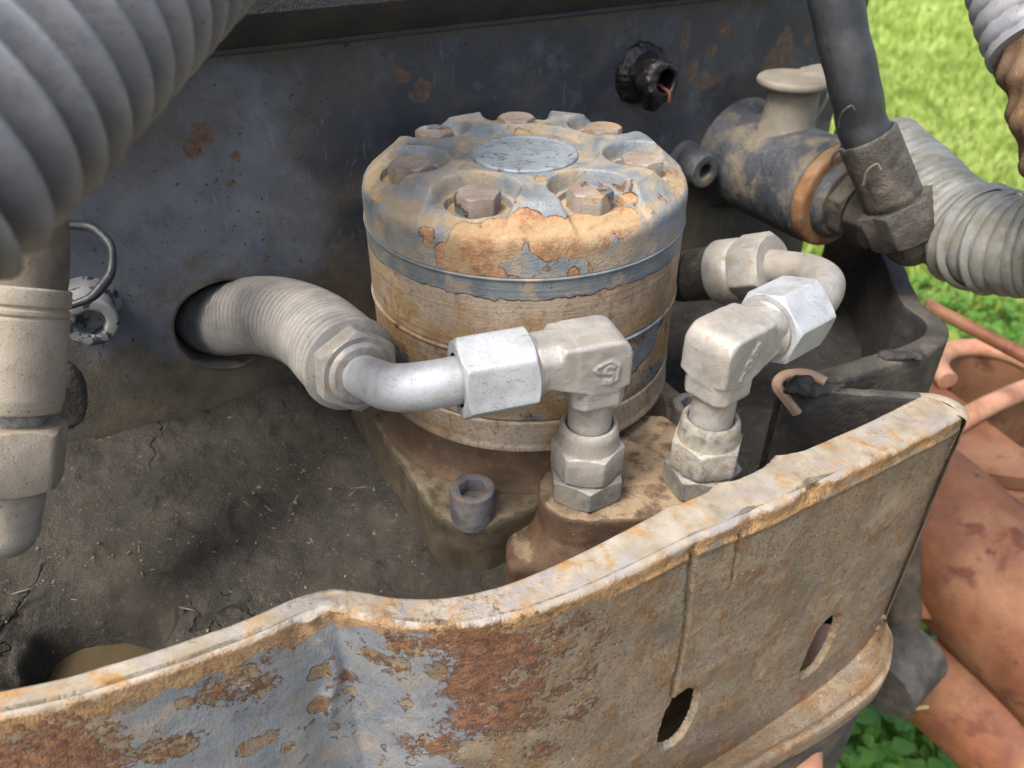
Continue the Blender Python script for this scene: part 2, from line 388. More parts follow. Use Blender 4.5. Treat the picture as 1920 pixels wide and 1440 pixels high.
def mat_wall():
    m = Mat('wall_paint'); m.base([rgb(42, 45, 51), rgb(53, 57, 64), rgb(68, 72, 79)], .16, .5, 0, detail=10)
    lit_area = m.field([(on_wall(x, y), q) for x, y, q in ((150, 250, 7.5), (330, 330, 6.5), (430, 420, 5.5), (520, 400, 3.0), (250, 520, 6.0), (560, 440, 2.0))], 2.2, .35)
    m.over(m.math('MULTIPLY', m.step(lit_area, -.6, 1.6), .75), [rgb(90, 97, 108), rgb(108, 114, 123), rgb(126, 129, 133)], .5, .6)  # lighter left of the plate: its lit area is painted into the colour
    m.over(m.math('MULTIPLY', m.step(m.noise(.5, 9, .7, off=4.), .5, .72), .5), [rgb(92, 98, 110), rgb(112, 116, 124)], 2, .55)
    sc = m.noise(1.2, 4, .6, 1.5, stretch=(2.2, 2.2, .3), off=3.); m.over(m.math('MULTIPLY', m.step(sc, .64, .7), .35), rgb(136, 140, 146), 2, .6)
    low = m.math('ADD', m.math('MULTIPLY_ADD', m.xyz[2], -.17, -.95), m.math('MULTIPLY_ADD', m.noise(.28, 8, .62, off=7.), 3.8, -1.9))
    m.over(m.math('MULTIPLY', m.step(low, -.1, .9), .9), [rgb(70, 64, 50), rgb(92, 84, 66), rgb(112, 102, 80)], .9, .92, 0, .02, detail=9, grain=.04)
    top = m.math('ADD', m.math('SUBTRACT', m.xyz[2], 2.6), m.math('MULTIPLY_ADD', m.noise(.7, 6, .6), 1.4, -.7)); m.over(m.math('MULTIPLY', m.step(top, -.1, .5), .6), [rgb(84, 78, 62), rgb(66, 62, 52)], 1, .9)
    m.over(m.math('MULTIPLY', m.step(m.noise(.22, 7, .64, .6, off=31.), .44, .66), .6), [rgb(74, 70, 62), rgb(92, 88, 78)], 1.2, .85)
    spots = [(on_wall(x, y), r) + ((k,) if k else ()) for x, y, r, k in ((380, 250, .42, None), (362, 278, .38, None), (371, 264, .35, None), (440, 293, .2, None), (435, 345, .15, None),
        (790, 170, .5, None), (753, 143, .36, None), (1470, 95, .7, (1, 1, .6)), (1450, 110, .6, None), (1440, 130, .5, None), (1325, 152, .5, (.6, .6, 1.4)), (1300, 130, .4, None), (1360, 55, .4, None), (300, 770, .35, None), (305, 800, .3, None), (1515, 75, .3, None), (1285, 70, .4, (1.6, 1.6, .5)), (1335, 95, .35, None))]
    f = m.field(spots, .45, 1.8); m.over(m.step(f, -.12, .0), [rgb(84, 74, 62), rgb(110, 96, 80)], 2, .85); m.over(m.step(f, -.02, .06), [rgb(78, 64, 54), rgb(98, 80, 66), rgb(118, 100, 82)], 2.5, .9, 0, -.03, grain=.04)
    m.speck(2.2, .74, [rgb(96, 74, 52), rgb(118, 90, 62)], .85, .02, 0, 9., detail=7)
    m.speck(5, .68, [rgb(34, 34, 36), rgb(50, 48, 46)], .8, .03, -.02, 14., detail=7)
    m.relief(8, .02); m.relief(.8, .05)
    return m.done()
def mat_front():
    m = Mat('bracket_steel'); m.base([rgb(100, 95, 82), rgb(126, 117, 100), rgb(148, 139, 119)], .35, .62, .1, detail=10)
    m.over(m.math('MULTIPLY', m.step(m.noise(.3, 7, .6, off=6.), .46, .6), .6), [rgb(126, 112, 98), rgb(148, 136, 122)], 3, .7)
    m.over(m.math('MULTIPLY', m.step(m.noise(.55, 9, .68, .4, (1, 1, .8), off=2.), .48, .64), .7), [rgb(108, 78, 44), rgb(134, 100, 58), rgb(158, 124, 78)], 2.4, .85, 0, .0, 9, .06)
    m.over(m.math('MULTIPLY', m.step(m.noise(7, 4, .7, off=41.), .42, .62), .4), [rgb(84, 74, 62), rgb(100, 88, 74)], 3, .8)
    m.over(m.math('MULTIPLY', m.step(m.noise(2.2, 6, .7, .3, (1, 1, .35), off=44.), .5, .68), .6), [rgb(98, 66, 36), rgb(126, 86, 46)], 3, .85)
    m.speck(6.5, .62, [rgb(94, 60, 34), rgb(118, 80, 48)], .85, .05, -.02, 1., detail=8)
    m.over(m.step(m.noise(5.2, 3, .5, .4, (.8, .8, 1.4), off=21.), .7, .72), rgb(206, 194, 172), 1, .5, 0, .04)
    # left plate and bend: grey-blue paint skin
    px = lambda x, y, d: at(x, y, d)
    zone = m.math('ADD', m.math('MULTIPLY_ADD', m.xyz[0], -.42, -.95), m.math('MULTIPLY_ADD', m.noise(.6, 8, .62, .5, off=8.), 4.2, -2.1))
    holes = [(RP(x, y), r) for x, y, r in ((30, 1420, 1.5), (120, 1400, 1.6), (180, 1420, 1.1), (60, 1365, .8), (400, 1300, .55), (455, 1268, .5), (490, 1290, .45), (440, 1262, .35), (290, 1410, .6), (340, 1400, .5), (350, 1320, .3), (250, 1325, .4), (180, 1340, .6),
        (700, 1230, .4), (750, 1245, .42), (735, 1210, .25), (775, 1210, .5), (650, 1270, .22), (655, 1300, .2), (660, 1320, .18), (820, 1260, .5), (600, 1260, .4), (595, 1320, .5), (840, 1400, .6), (800, 1390, .4), (540, 1400, .3), (470, 1400, .5), (510, 1380, .3))]
    f = m.math('MINIMUM', m.step(zone, -.6, .6), 1.0)
    f = m.math('MINIMUM', zone, m.math('MULTIPLY', m.field(holes, .5, 1.4, True), -1.0))
    f = m.math('MINIMUM', f, m.math('MULTIPLY_ADD', m.noise(1.1, 8, .6, .3, off=11.), -2.0, 1.28))
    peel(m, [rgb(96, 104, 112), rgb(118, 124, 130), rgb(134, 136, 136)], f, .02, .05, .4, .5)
    m.over(m.math('MULTIPLY', m.step(m.noise(.5, 8, .66, .8, off=17.), .5, .66), .55), [rgb(142, 124, 96), rgb(160, 146, 122)], 2, .8)
    band = m.math('ADD', m.math('ADD', m.xyz[2], 11.0), m.math('MULTIPLY_ADD', m.noise(.8, 7, .66, .4, off=25.), 3.4, -1.75)); m.over(m.math('MULTIPLY', m.step(band, -.05, .25), .9), [rgb(110, 82, 52), rgb(146, 114, 74), rgb(172, 142, 98)], 2.2, .85, 0, -.02, 9, .08)
    # heavy red rust on the bend
    big = [(RP(x, y), r) for x, y, r in ((880, 1200, 1.3), (940, 1230, 1.6), (900, 1290, 1.3), (960, 1310, 1.4), (990, 1240, .8), (930, 1350, 1.2), (985, 1350, .6), (1040, 1300, .5), (1062, 1222, .45), (1078, 1335, .4), (1032, 1188, .5), (1105, 1270, .35), (1120, 1200, .3), (1020, 1400, .5), (1085, 1170, .25), (870, 1240, .9), (880, 1340, .9), (760, 1212, .45), (712, 1232, .45), (745, 1255, .35), (405, 1298, .55), (455, 1265, .4), (480, 1290, .38), (120, 1405, 1.5), (30, 1430, 1.2), (190, 1425, .8), (320, 1405, .6), (650, 1275, .2), (660, 1310, .18), (830, 1400, .55), (775, 1400, .4))]
    f = m.math('ADD', m.field(big, 1.7, .8, True), m.math('MULTIPLY_ADD', m.noise(3.6, 6, .68, off=3.), 4.6, -2.5))
    m.over(m.math('MULTIPLY', m.step(f, -.25, .3), .92), RUSTD + [rgb(146, 106, 70)], 2.6, .92, 0, .03, 9, .12)
    # burnished, gouged rim
    rim = m.math('ADD', m.math('SUBTRACT', m.xyz[2], -10.16), m.math('MULTIPLY_ADD', m.noise(1.2, 7, .66, off=30.), 1.0, -.5))
    r = m.step(rim, -.1, .12)
    m.h = m.math('MULTIPLY', m.h, m.math('MULTIPLY_ADD', r, -.8, 1.0)); m.over(r, [rgb(118, 108, 92), rgb(146, 137, 121), rgb(166, 160, 150)], .8, .6, .08, 0, 8)
    m.over(m.math('MULTIPLY', r, m.step(m.noise(.9, 7, .6, .4, off=33.), .5, .66)), [rgb(132, 100, 60), rgb(160, 128, 84)], 2, .75)
    m.over(m.math('MULTIPLY', r, m.math('MULTIPLY', m.step(m.noise(.45, 6, .6, .3, off=37.), .5, .62), .7)), [rgb(128, 126, 126), rgb(150, 148, 148)], 2, .5, .15)
    rk = m.math('MULTIPLY_ADD', r, -.75, 1.0)
    m.h = m.math('MULTIPLY_ADD', m.math('MULTIPLY', m.noise(9, 4, .6, stretch=(1, 1, .5)), rk), .025, m.h); m.h = m.math('MULTIPLY_ADD', m.math('MULTIPLY', m.noise(24, 3, .6), rk), .02, m.h); m.relief(1.2, .015)
    return m.done()
def mat_grime(name, cols, rough=.7, scale=.5, dust=None, spec=.5):
    m = Mat(name); m.base(cols, scale, rough, 0, detail=9)
    if dust:
        m.over(m.math('MULTIPLY', m.step(m.noise(.6, 8, .62, off=4.), .45, .65), dust[1]), list(dust[0]), 2, .95, 0, .01)
    m.speck(6, .66, [cols[0], cols[0]], rough, .04, -.02, 3.); m.relief(11, .04); m.relief(2.2, .1)
    m.b.inputs['Specular IOR Level'].default_value = spec
    return m.done()
def mat_mud():
    m = Mat('dried_mud'); m.base([rgb(44, 41, 36), rgb(58, 55, 47), rgb(75, 70, 60)], .35, .95, 0, detail=11)
    m.over(m.math('MULTIPLY', m.step(m.noise(.2, 7, .6, off=5.), .45, .6), .6), [rgb(62, 58, 52), rgb(80, 76, 68)], 3, .95)
    m.over(m.math('MULTIPLY', m.step(m.xyz[0], 4.0, 9.0), .85), [rgb(30, 29, 28), rgb(48, 46, 43)], .9, .8)
    m.over(m.math('MULTIPLY', m.step(m.noise(.3, 6, .66, .5, off=19.), .52, .66), .7), [rgb(36, 34, 31), rgb(48, 46, 42)], 2, .6)
    m.over(m.math('MULTIPLY', m.step(m.noise(2.6, 6, .7, off=27.), .55, .7), .5), [rgb(92, 86, 74), rgb(108, 101, 87)], 3, .95)
    c = m.voronoi(.16); k = m.math('SUBTRACT', 1.0, m.step(c, .0, .03)); k = m.math('MULTIPLY', k, m.step(m.noise(.18, 3, .5, off=15.), .52, .6))
    m.over(m.math('MULTIPLY', k, .8), rgb(34, 30, 26), 1, .95, 0, -.3)
    m.speck(3.2, .7, [rgb(128, 116, 96), rgb(150, 140, 120)], .9, .015, .05, 6., detail=3); m.speck(9, .68, [rgb(40, 36, 31), rgb(46, 42, 36)], .95, .03, -.04, 8.)
    m.relief(4, .18, 8); m.relief(16, .08); return m.done(1.0)
def mat_rubber(name, cols, rough=.6, dust=.3, dcols=(rgb(130, 124, 112), rgb(150, 144, 132)), scale=.5):
    m = Mat(name); m.base(cols, scale, rough, 0, detail=8)
    m.over(m.math('MULTIPLY', m.step(m.noise(.8, 8, .64, off=2.), .44, .64), dust), list(dcols), 2, .92)
    m.speck(12, .68, [rgb(70, 66, 58), rgb(60, 58, 52)], .8, .04, 0, 5.); m.relief(20, .015); m.relief(2, .03); return m.done()
def mat_flat(name, cols, rough=.8, scale=1.0):
    return Mat(name).base(cols, scale, rough, 0).done()
def mat_leaf(name, a, b, c):
    m = Mat(name); m.base([rgb(*a), rgb(*b), rgb(*c)], .11, .55, 0, detail=5); m.put(m.b.inputs['Base Color'], m.col)
    t = m.N.new('ShaderNodeBsdfTranslucent'); m.put(t.inputs[0], m.col); x = m.N.new('ShaderNodeMixShader'); x.inputs[0].default_value = .4
    o = m.N['Material Output']; m.L.new(m.b.outputs[0], x.inputs[1]); m.L.new(t.outputs[0], x.inputs[2]); m.L.new(x.outputs[0], o.inputs[0]); m.b.inputs['Roughness'].default_value = .5
    return m.m

# ------------------------------------------------------------------ bracket outline (top edge, plan view)
ZT = -10.0  # bracket traced from image pixels, then scaled about the camera to this rim height
OUT = np.array([(-29.64, -24.62), (-23.91, -22.71), (-18.27, -20.85), (-15.56, -20.1), (-13.49, -19.48), (-11.4, -18.6), (-9.68, -17.74), (-8.5, -17.07), (-7.57, -16.41), (-6.86, -16.16), (-6.03, -16.26), (-4.75, -16.6), (-3.51, -16.79), (-2.29, -16.79), (-1.08, -16.58), (0.17, -16.21), (2.0, -15.41), (3.96, -14.34), (6.06, -13.14), (8.29, -11.95), (10.64, -10.67), (13.2, -9.19), (16.1, -7.5), (18.65, -5.95), (19.56, -5.37)])
OUTP, OUTS = spline(OUT, .08)
def RP(x, y):
    """sight line onto the upright outer face of the bracket"""
    r = ray(x, y); best = None
    A, B = OUTP[:-1], OUTP[1:]; d = B - A; m = A - CAM[:2]
    den = r[0] * d[:, 1] - r[1] * d[:, 0]; t = (m[:, 0] * d[:, 1] - m[:, 1] * d[:, 0]) / den; u = (m[:, 0] * r[1] - m[:, 1] * r[0]) / den
    k = np.where((u >= 0) & (u <= 1) & (t > 0))[0]
    return CAM + r * t[k].min() if len(k) else on_front(x, y)
def front_off(x, y, off):
    r = ray(x, y); return CAM + r * (FN @ (FP0 + FN * off - CAM)) / (FN @ r)

M = dict(cover=mat_cover(), ring=mat_ring('upper_ring', -3.3), ring2=mat_ring('middle_ring', None, blue=.57, rusty=.56), ring3=mat_ring('lower_ring', None, blue=.8, rusty=.56),
    neck=mat_cast('neck_iron', [rgb(72, 56, 42), rgb(96, 76, 56), rgb(116, 94, 72)], .35, rust=.66), flange=mat_cast('flange_iron', [rgb(50, 44, 34), rgb(74, 66, 50), rgb(98, 88, 70)], .85, (rgb(116, 104, 84), rgb(146, 132, 108)), .68, (.7, 1.05)),
    block=mat_cast('port_iron', [rgb(66, 50, 38), rgb(86, 66, 50), rgb(110, 88, 66)], .9, (rgb(126, 108, 84), rgb(152, 134, 108)), .67, (.8, 1.05)),
    zinc=mat_zinc('zinc', 0, .72), zinc2=mat_zinc('dusty_zinc', 1, .56), zinc3=mat_zinc('stained_zinc', 1, .5, (rgb(116, 106, 82), rgb(140, 128, 100)), 2.3),
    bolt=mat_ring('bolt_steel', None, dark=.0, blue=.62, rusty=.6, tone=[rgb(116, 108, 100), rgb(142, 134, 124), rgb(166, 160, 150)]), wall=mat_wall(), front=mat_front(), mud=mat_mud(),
    tar=mat_grime('tar_grease', [rgb(16, 16, 18), rgb(27, 26, 27), rgb(42, 39, 38)], .32, .8), black=mat_grime('oily_black', [rgb(34, 34, 34), rgb(50, 48, 46), rgb(70, 67, 62)], .7, .9), inner=mat_grime('bracket_inside', [rgb(44, 43, 41), rgb(62, 60, 56), rgb(88, 84, 76)], .75, .5, ((rgb(98, 92, 80), rgb(114, 107, 92)), .45)),
    boss=mat_grime('dusty_boss', [rgb(46, 50, 58), rgb(66, 70, 76), rgb(84, 86, 88)], .5, .3, ((rgb(110, 102, 84), rgb(134, 124, 102)), .8)),
    beam=mat_grime('beam_paint', [rgb(44, 46, 52), rgb(58, 60, 64), rgb(70, 70, 70)], .7, .3, ((rgb(84, 78, 64), rgb(74, 70, 60)), .5)),
    guard=mat_rubber('guard_plastic', [rgb(110, 108, 104), rgb(136, 133, 128), rgb(156, 152, 146)], .55, .5, (rgb(138, 132, 122), rgb(164, 158, 148))), guard_grey=mat_rubber('grey_guard', [rgb(112, 116, 124), rgb(130, 134, 141), rgb(146, 149, 154)], .34, .35, (rgb(148, 142, 136), rgb(128, 128, 128)), .4),
    guard_dirty=mat_rubber('mossy_guard', [rgb(98, 100, 97), rgb(124, 125, 121), rgb(148, 148, 143)], .5, .6, (rgb(88, 86, 68), rgb(118, 114, 94)), .4), rubber=mat_rubber('black_rubber', [rgb(36, 39, 43), rgb(46, 50, 54), rgb(56, 60, 64)], .42, .14, (rgb(92, 90, 84), rgb(104, 100, 92))),
    darksteel=mat_grime('dark_steel', [rgb(46, 44, 42), rgb(66, 63, 58), rgb(88, 83, 76)], .5, .7, ((rgb(104, 96, 82), rgb(120, 112, 96)), .5)), taupe=mat_rubber('sandy_steel', [rgb(140, 129, 112), rgb(162, 151, 134), rgb(178, 168, 152)], .5, .5, (rgb(126, 114, 96), rgb(170, 158, 138))), sandy=mat_rubber('sandy_hose', [rgb(84, 74, 64), rgb(112, 100, 86), rgb(132, 120, 104)], .8, .6, (rgb(60, 54, 48), rgb(120, 110, 96))),
    rustring=mat_cast('rust_ring', [rgb(112, 76, 48), rgb(136, 100, 66), rgb(148, 128, 102)], .4), cap=mat_rubber('cap_plastic', [rgb(108, 101, 88), rgb(132, 125, 111), rgb(146, 139, 126)], .75, .4, (rgb(110, 102, 86), rgb(136, 128, 112))),
    screw=mat_cast('screw_steel', [rgb(66, 68, 72), rgb(94, 96, 98), rgb(122, 122, 120)], .5, (rgb(110, 102, 86), rgb(140, 134, 122)), .62, (.7, 1.1)), soil=mat_flat('soil', [rgb(52, 46, 36), rgb(78, 70, 54), rgb(104, 94, 74)], .95, .15))
mo = Mat('orange_paint'); mo.base([rgb(88, 52, 32), rgb(114, 70, 44), rgb(132, 88, 58)], .3, .7, 0, detail=8); mo.over(mo.math('MULTIPLY', mo.step(mo.noise(.12, 7, .6, off=3.), .48, .62), .6), [rgb(126, 90, 64), rgb(146, 112, 84)], .9, .85); mo.relief(3, .06); mo.speck(.35, .6, [rgb(84, 46, 32), rgb(100, 58, 40)], .8, .06, 0, 2.); mo.speck(.5, .72, [rgb(50, 40, 38), rgb(60, 48, 42)], .7, .05, 0, 6.); M['orange'] = mo.done()
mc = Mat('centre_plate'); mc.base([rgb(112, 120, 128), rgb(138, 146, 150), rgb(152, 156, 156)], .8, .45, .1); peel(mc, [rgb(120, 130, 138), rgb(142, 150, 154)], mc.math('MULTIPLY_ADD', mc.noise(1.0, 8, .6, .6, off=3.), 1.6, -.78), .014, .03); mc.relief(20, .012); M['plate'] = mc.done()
mg = Mat('ground_green'); mg.base([rgb(84, 100, 40), rgb(112, 136, 52), rgb(136, 158, 70)], .04, .9, 0); mg.over(mg.step(mg.math('ADD', mg.xyz[1], mg.math('MULTIPLY_ADD', mg.noise(.03, 5, .6), 80., -40.)), 120., 80.), [rgb(60, 54, 40), rgb(92, 84, 62), rgb(112, 104, 78)], .2, .95); M['ground'] = mg.done()
M['grass'] = mat_leaf('grass_blade', (120, 144, 58), (154, 176, 82), (192, 204, 128)); M['weed'] = mat_leaf('weed_leaf', (62, 106, 36), (86, 132, 48), (112, 154, 66)); M['straw'] = mat_flat('straw', [rgb(150, 132, 88), rgb(176, 158, 110)], .8)
mp = Mat('muddy_water'); mp.base([rgb(62, 54, 40), rgb(80, 70, 52)], .3, .08, 0); M['water'] = mp.done()
chp = Mat('chipped_pale'); chp.base([rgb(120, 120, 118), rgb(150, 150, 148)], .9, .6); chp.speck(1.3, .54, [rgb(44, 48, 56), rgb(60, 64, 72)], .6, .02, .02, 3.); chp.relief(14, .02); M['chip'] = chp.done()
M['copper'] = mat_flat('copper', [rgb(84, 44, 32), rgb(110, 62, 44)], .6)
M['worn'] = mat_flat('worn_orange', [rgb(150, 100, 72), rgb(172, 126, 98), rgb(186, 146, 120)], .7, .6)
M['peach'] = mat_flat('peach_paint', [rgb(150, 122, 102), rgb(172, 146, 126)], .6, 1.5)
M['stone'] = mat_flat('stone', [rgb(84, 77, 66), rgb(112, 104, 90), rgb(150, 142, 128)], .9, .8)

# ------------------------------------------------------------------ ground, grass
GZ = -72.0
gv = np.array([(-20000, -20000, GZ), (20000, -20000, GZ), (20000, 20000, GZ), (-20000, 20000, GZ)], float)
tag(part('ground', (gv, np.array([[0, 1, 2, 3]])), M['ground']), kind='structure')
def blades(n, xs, ys, L, W, keep=None):
    x = rng.uniform(*xs, n); y = rng.uniform(*ys, n)
    if keep is not None:
        k = keep(x, y); x, y = x[k], y[k]
    n = len(x); a = rng.uniform(0, 6.283, n); l = rng.uniform(*L, n); w = rng.uniform(*W, n) / 2; ln = rng.uniform(.15, .75, n)
    p = np.stack([x, y, np.full(n, GZ - .3)], -1); d = np.stack([np.cos(a), np.sin(a), 0 * a], -1); s = np.stack([-np.sin(a), np.cos(a), 0 * a], -1); u = np.array([0, 0, 1.0])
    m = p + u * (l * .6)[:, None] + d * (l * ln * .28)[:, None]; t = p + u * (l * (1 - ln * .35))[:, None] + d * (l * ln)[:, None]
    V = np.stack([p - s * w[:, None], p + s * w[:, None], m + s * w[:, None] * .8, m - s * w[:, None] * .8, t], 1).reshape(-1, 3)
    b = np.arange(n)[:, None] * 5
    return V, np.concatenate([b + [0, 1, 2], b + [0, 2, 3], b + [3, 2, 4]])
v1 = blades(90000, (30, 330), (95, 330), (4, 8), (.35, .7), lambda x, y: (x > y * .28 - 10) & (x < y * .95 + 80) & (vnoise(np.stack([x, y], -1) / 40) * 60 + y > 130))
v2 = blades(60000, (100, 700), (320, 900), (5, 9), (.6, 1.2), lambda x, y: (x > y * .25) & (x < y * .9 + 60))
v3 = blades(2500, (20, 140), (-60, 110), (3, 9), (.2, .4))
V = np.concatenate([v1[0], v2[0], v3[0]]); F = np.concatenate([v1[1], v2[1] + len(v1[0]), v3[1] + len(v1[0]) + len(v2[0])])
tag(part('grass', (V, F), M['grass'], sharp=180), 'bright green lawn grass beyond the machine', 'grass', kind='stuff')
# low weeds on the bare soil
LV, LF = [], []
for k in range(2300):
    cx, cy = (rng.uniform(28, 150), rng.uniform(-50, 125)) if k < 1500 else (rng.uniform(26, 80), rng.uniform(-10, 60))
    if vnoise(np.array([[cx / 9, cy / 9]]))[0] < .4: continue
    for j in range(5):
        a = rng.uniform(0, 6.28); l = rng.uniform(1.4, 3.2); w = l * .38; z = GZ + rng.uniform(.6, 6); d = np.array([math.cos(a), math.sin(a), 0]); s = np.array([-d[1], d[0], 0]); p = np.array([cx, cy, z]) + d * rng.uniform(.2, 1.6)
        b = len(LV); LV += [p, p + d * l * .35 + s * w + [0, 0, .3], p + d * l * .8 + s * w * .7, p + d * l + [0, 0, -.3], p + d * l * .8 - s * w * .7, p + d * l * .35 - s * w + [0, 0, .3]]
        LF += [[b, b + 1, b + 2, b + 3], [b, b + 3, b + 4, b + 5]]
tag(part('weeds', (np.array(LV), np.array(LF)), M['weed'], sharp=180), 'low broad leaved weeds on bare soil under the machine', 'weeds', kind='stuff')
st = sweep([on_level(1690, 1333, -45), on_level(1780, 1318, -44), on_level(1870, 1300, -43.5)], .16, 1, 8)
tag(part('straw_stalk', st, M['straw']), 'dry straw stalk lying across the weeds below the orange tube', 'stalk')

# ------------------------------------------------------------------ back plate of the frame
wp = on_wall(425, 611)
fw_ = thing('frame_plate', 'dark blue painted steel frame plate with a round hose hole behind the motor', 'steel plate', wp * [1, 1, 0] + [0, 0, -20])
def wpt(u, z, off=0.0): return WD * u + WN * (WOFF + off) + np.array([0, 0, z])
hu = (wp @ WD); hz = wp[2]; HR = 2.55; uR = np.array([21.6, 22.3, 0]) @ WD
bm = bmesh.new(); vo = [bm.verts.new(wpt(u, z)) for u, z in ((-70, -26), (uR, -26), (uR, 34), (-70, 34))]; eo = [bm.edges.new((vo[i], vo[(i + 1) % 4])) for i in range(4)]
nh = 96; vh = [bm.verts.new(wpt(hu + HR * math.cos(t) * (1 + .012 * math.sin(3 * t)), hz + HR * math.sin(t) * (1 + .015 * math.cos(5 * t)))) for t in np.arange(nh) * 2 * math.pi / nh]
eh = [bm.edges.new((vh[i], vh[(i + 1) % nh])) for i in range(nh)]
bmesh.ops.triangle_fill(bm, use_beauty=True, edges=eo + eh, normal=tuple(-WN))
bm.verts.index_update(); Vw = np.array([v.co[:] for v in bm.verts]); Fw = [[v.index for v in f.verts] for f in bm.faces]; bm.free()
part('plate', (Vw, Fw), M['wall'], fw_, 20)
# thickness round the hole, and the plate's other sides
hr = np.concatenate([[wpt(hu + (HR + e) * math.cos(t) * (1 + .012 * math.sin(3 * t)), hz + (HR + e) * math.sin(t) * (1 + .015 * math.cos(5 * t)), o) for t in np.arange(nh) * 2 * math.pi / nh] for e, o in ((.1, -.02), (.0, -.03), (-.07, .08), (-.07, 1.4), (.3, 1.5))])
part('hole_edge', (hr, grid_faces(5, nh, True)), M['inner'], fw_, 40)
def wbox(u0, u1, z0, z1, o0, o1):
    P = [wpt(u, z, o) for o in (o0, o1) for u, z in ((u0, z0), (u1, z0), (u1, z1), (u0, z1))]
    return np.array(P), [[0, 1, 2, 3], [7, 6, 5, 4], [0, 4, 5, 1], [1, 5, 6, 2], [2, 6, 7, 3], [3, 7, 4, 0]]
v, f = wbox(-70, uR, -26, 34, .0, 9.0); part('back_shell', (v, f[1:]), M['inner'], fw_, 20)
# overhanging beam along the top; unseen tall upper part added to block sky light
def bar(name, mat, u0, u1, prof, parent):
    rows = [[wpt(u, z, o) for o, z in prof] for u in np.linspace(u0, u1, 40)]
    V = np.array(rows).reshape(-1, 3); n = len(prof); return part(name, (V, grid_faces(40, n, True)), mat, parent, 35)
bar('beam', M['beam'], -70, uR - 6, [(.03, 3.4), (-1.9, 4.9), (-2.05, 5.1), (-2.05, 95), (30, 95), (30, 33), (.03, 33)], fw_)
bar('weld_bead', M['beam'], -46, uR - 6, [(.1, 3.15), (-.08, 3.2), (-.14, 3.3), (-.12, 3.45), (.1, 3.55)], fw_)
bar('edge_strip', M['darksteel'], uR - .05, uR + .35, [(-.5, -9), (-.5, 30), (.4, 30), (.4, -9)], fw_)
# clogged stub with a broken wire
sp_ = on_wall(1200, 138); so_ = sp_ @ WD, sp_[2]
def stub(p):
    q = np.stack([(p - sp_) @ WD, (p - sp_)[..., 2], -((p - sp_) @ WN)], -1)
    n = fbm(p * 1.1, 5) * .8 - np.abs(fbm(p * 2.6, 3)) * .6; d = scyl(q, (0, 0), 1.15, -.5, 2.3, .3) + n * .55
    d = smin(d, scyl(q, (0, 0), 1.7, -.6, .2, .3) + n * .6, .9); d = smin(d, np.linalg.norm(q - np.array([-.3, -1.2, 1.6]), axis=-1) - .5 + n * .5, .4)
    return smax(d, -(scyl(q, (.1, .05), .62, .9, 4, .1) + n * .2), .12)
part('greasy_stub', nets(stub, sp_ - 3.6, sp_ + 3.6, .09), M['tar'], fw_, 60)
ax = -WN; wv = sweep([sp_ + ax * .8 + [.1, 0, -.1], sp_ + ax * 1.8 + [.2, 0, -.35], sp_ + ax * 2.3 + [.3, 0, -.55], sp_ + ax * 2.4 + [.27, 0, -1.0]], .09, .15, 8); part('copper_wire', wv, M['copper'], fw_)
# tube boss beside the pivot, and the socketed boss at the left
def tubeboss(P, ax, L, ro, ri, name, mat, parent, deep=1.2):
    pr_ = rounded([(ro * 1.35, -.1), (ro * 1.05, .35), (ro, L), (ri, L), (ri, L - deep), (0.001, L - deep)], .12); return part(name, lathe(P, ax, pr_, 48), mat, parent, 35)
tubeboss(on_wall(1283, 303), -WN, 2.1, 1.05, .45, 'tube_boss', M['boss'], fw_)
tubeboss(on_wall(163, 573), -WN, 1.9, 1.15, .62, 'socket_boss', M['chip'], fw_, .8)

# ------------------------------------------------------------------ front bracket
br = thing('steel_bracket', 'rusty scraped steel bracket wall curving in front of the motor', 'bracket', (1.9, -14.8, -30))
T = np.gradient(OUTP, axis=0); T /= np.linalg.norm(T, axis=1)[:, None]; NO = np.stack([T[:, 1], -T[:, 0]], -1)
th_ = np.interp(OUTP[:, 0], [-29.64, -11.49, -7.19, -2.32, 1.98, 6.09, 10.49, 20.04], [0.96, 0.96, 0.88, 1.29, 1.62, 1.86, 1.96, 1.96])
zb = -29.59; zo = np.arange(zb, ZT - .22, .085)
ang = np.linspace(0, math.pi / 2, 5)
rows = []                                    # (offset share of thickness, offset cm, z, kind)
for z in zo: rows.append((0, 0.0, z, 'o'))
for a in ang: rows.append((0, -(.3 - .3 * math.cos(a)), ZT - .2 + .2 * math.sin(a), 'r'))
for k in np.linspace(.15, .85, 12): rows.append((k, 0, ZT, 't'))
for a in ang[::-1]: rows.append((1, (.14 - .14 * math.cos(a)), ZT - .14 + .14 * math.sin(a), 'r'))
for z in np.linspace(ZT - .3, -17.5, 26): rows.append((1, 0, z, 'i'))
sf = (np.concatenate([OUTP, np.zeros((len(OUTP), 1))], 1) - FP0) @ FD
P3 = lambda z: np.concatenate([OUTP, np.full((len(OUTP), 1), z)], 1)
kink = np.argmin(np.abs(OUTP[:, 0] - -7)); ks = OUTS - OUTS[kink]
onfront = sm(OUTP[:, 0], 2.8, 3.8)
VB = []; DEEP = []
edge = fbm(np.stack([OUTS * .9, OUTS * 0 + 3, OUTS * 0], -1), 4) * .1
chip = np.exp(-((sf - 10.89) / .75) ** 2) * .3 + np.exp(-((sf - 7.55) / .5) ** 2) * .16 + np.exp(-((sf - 4.97) / .4) ** 2) * .08
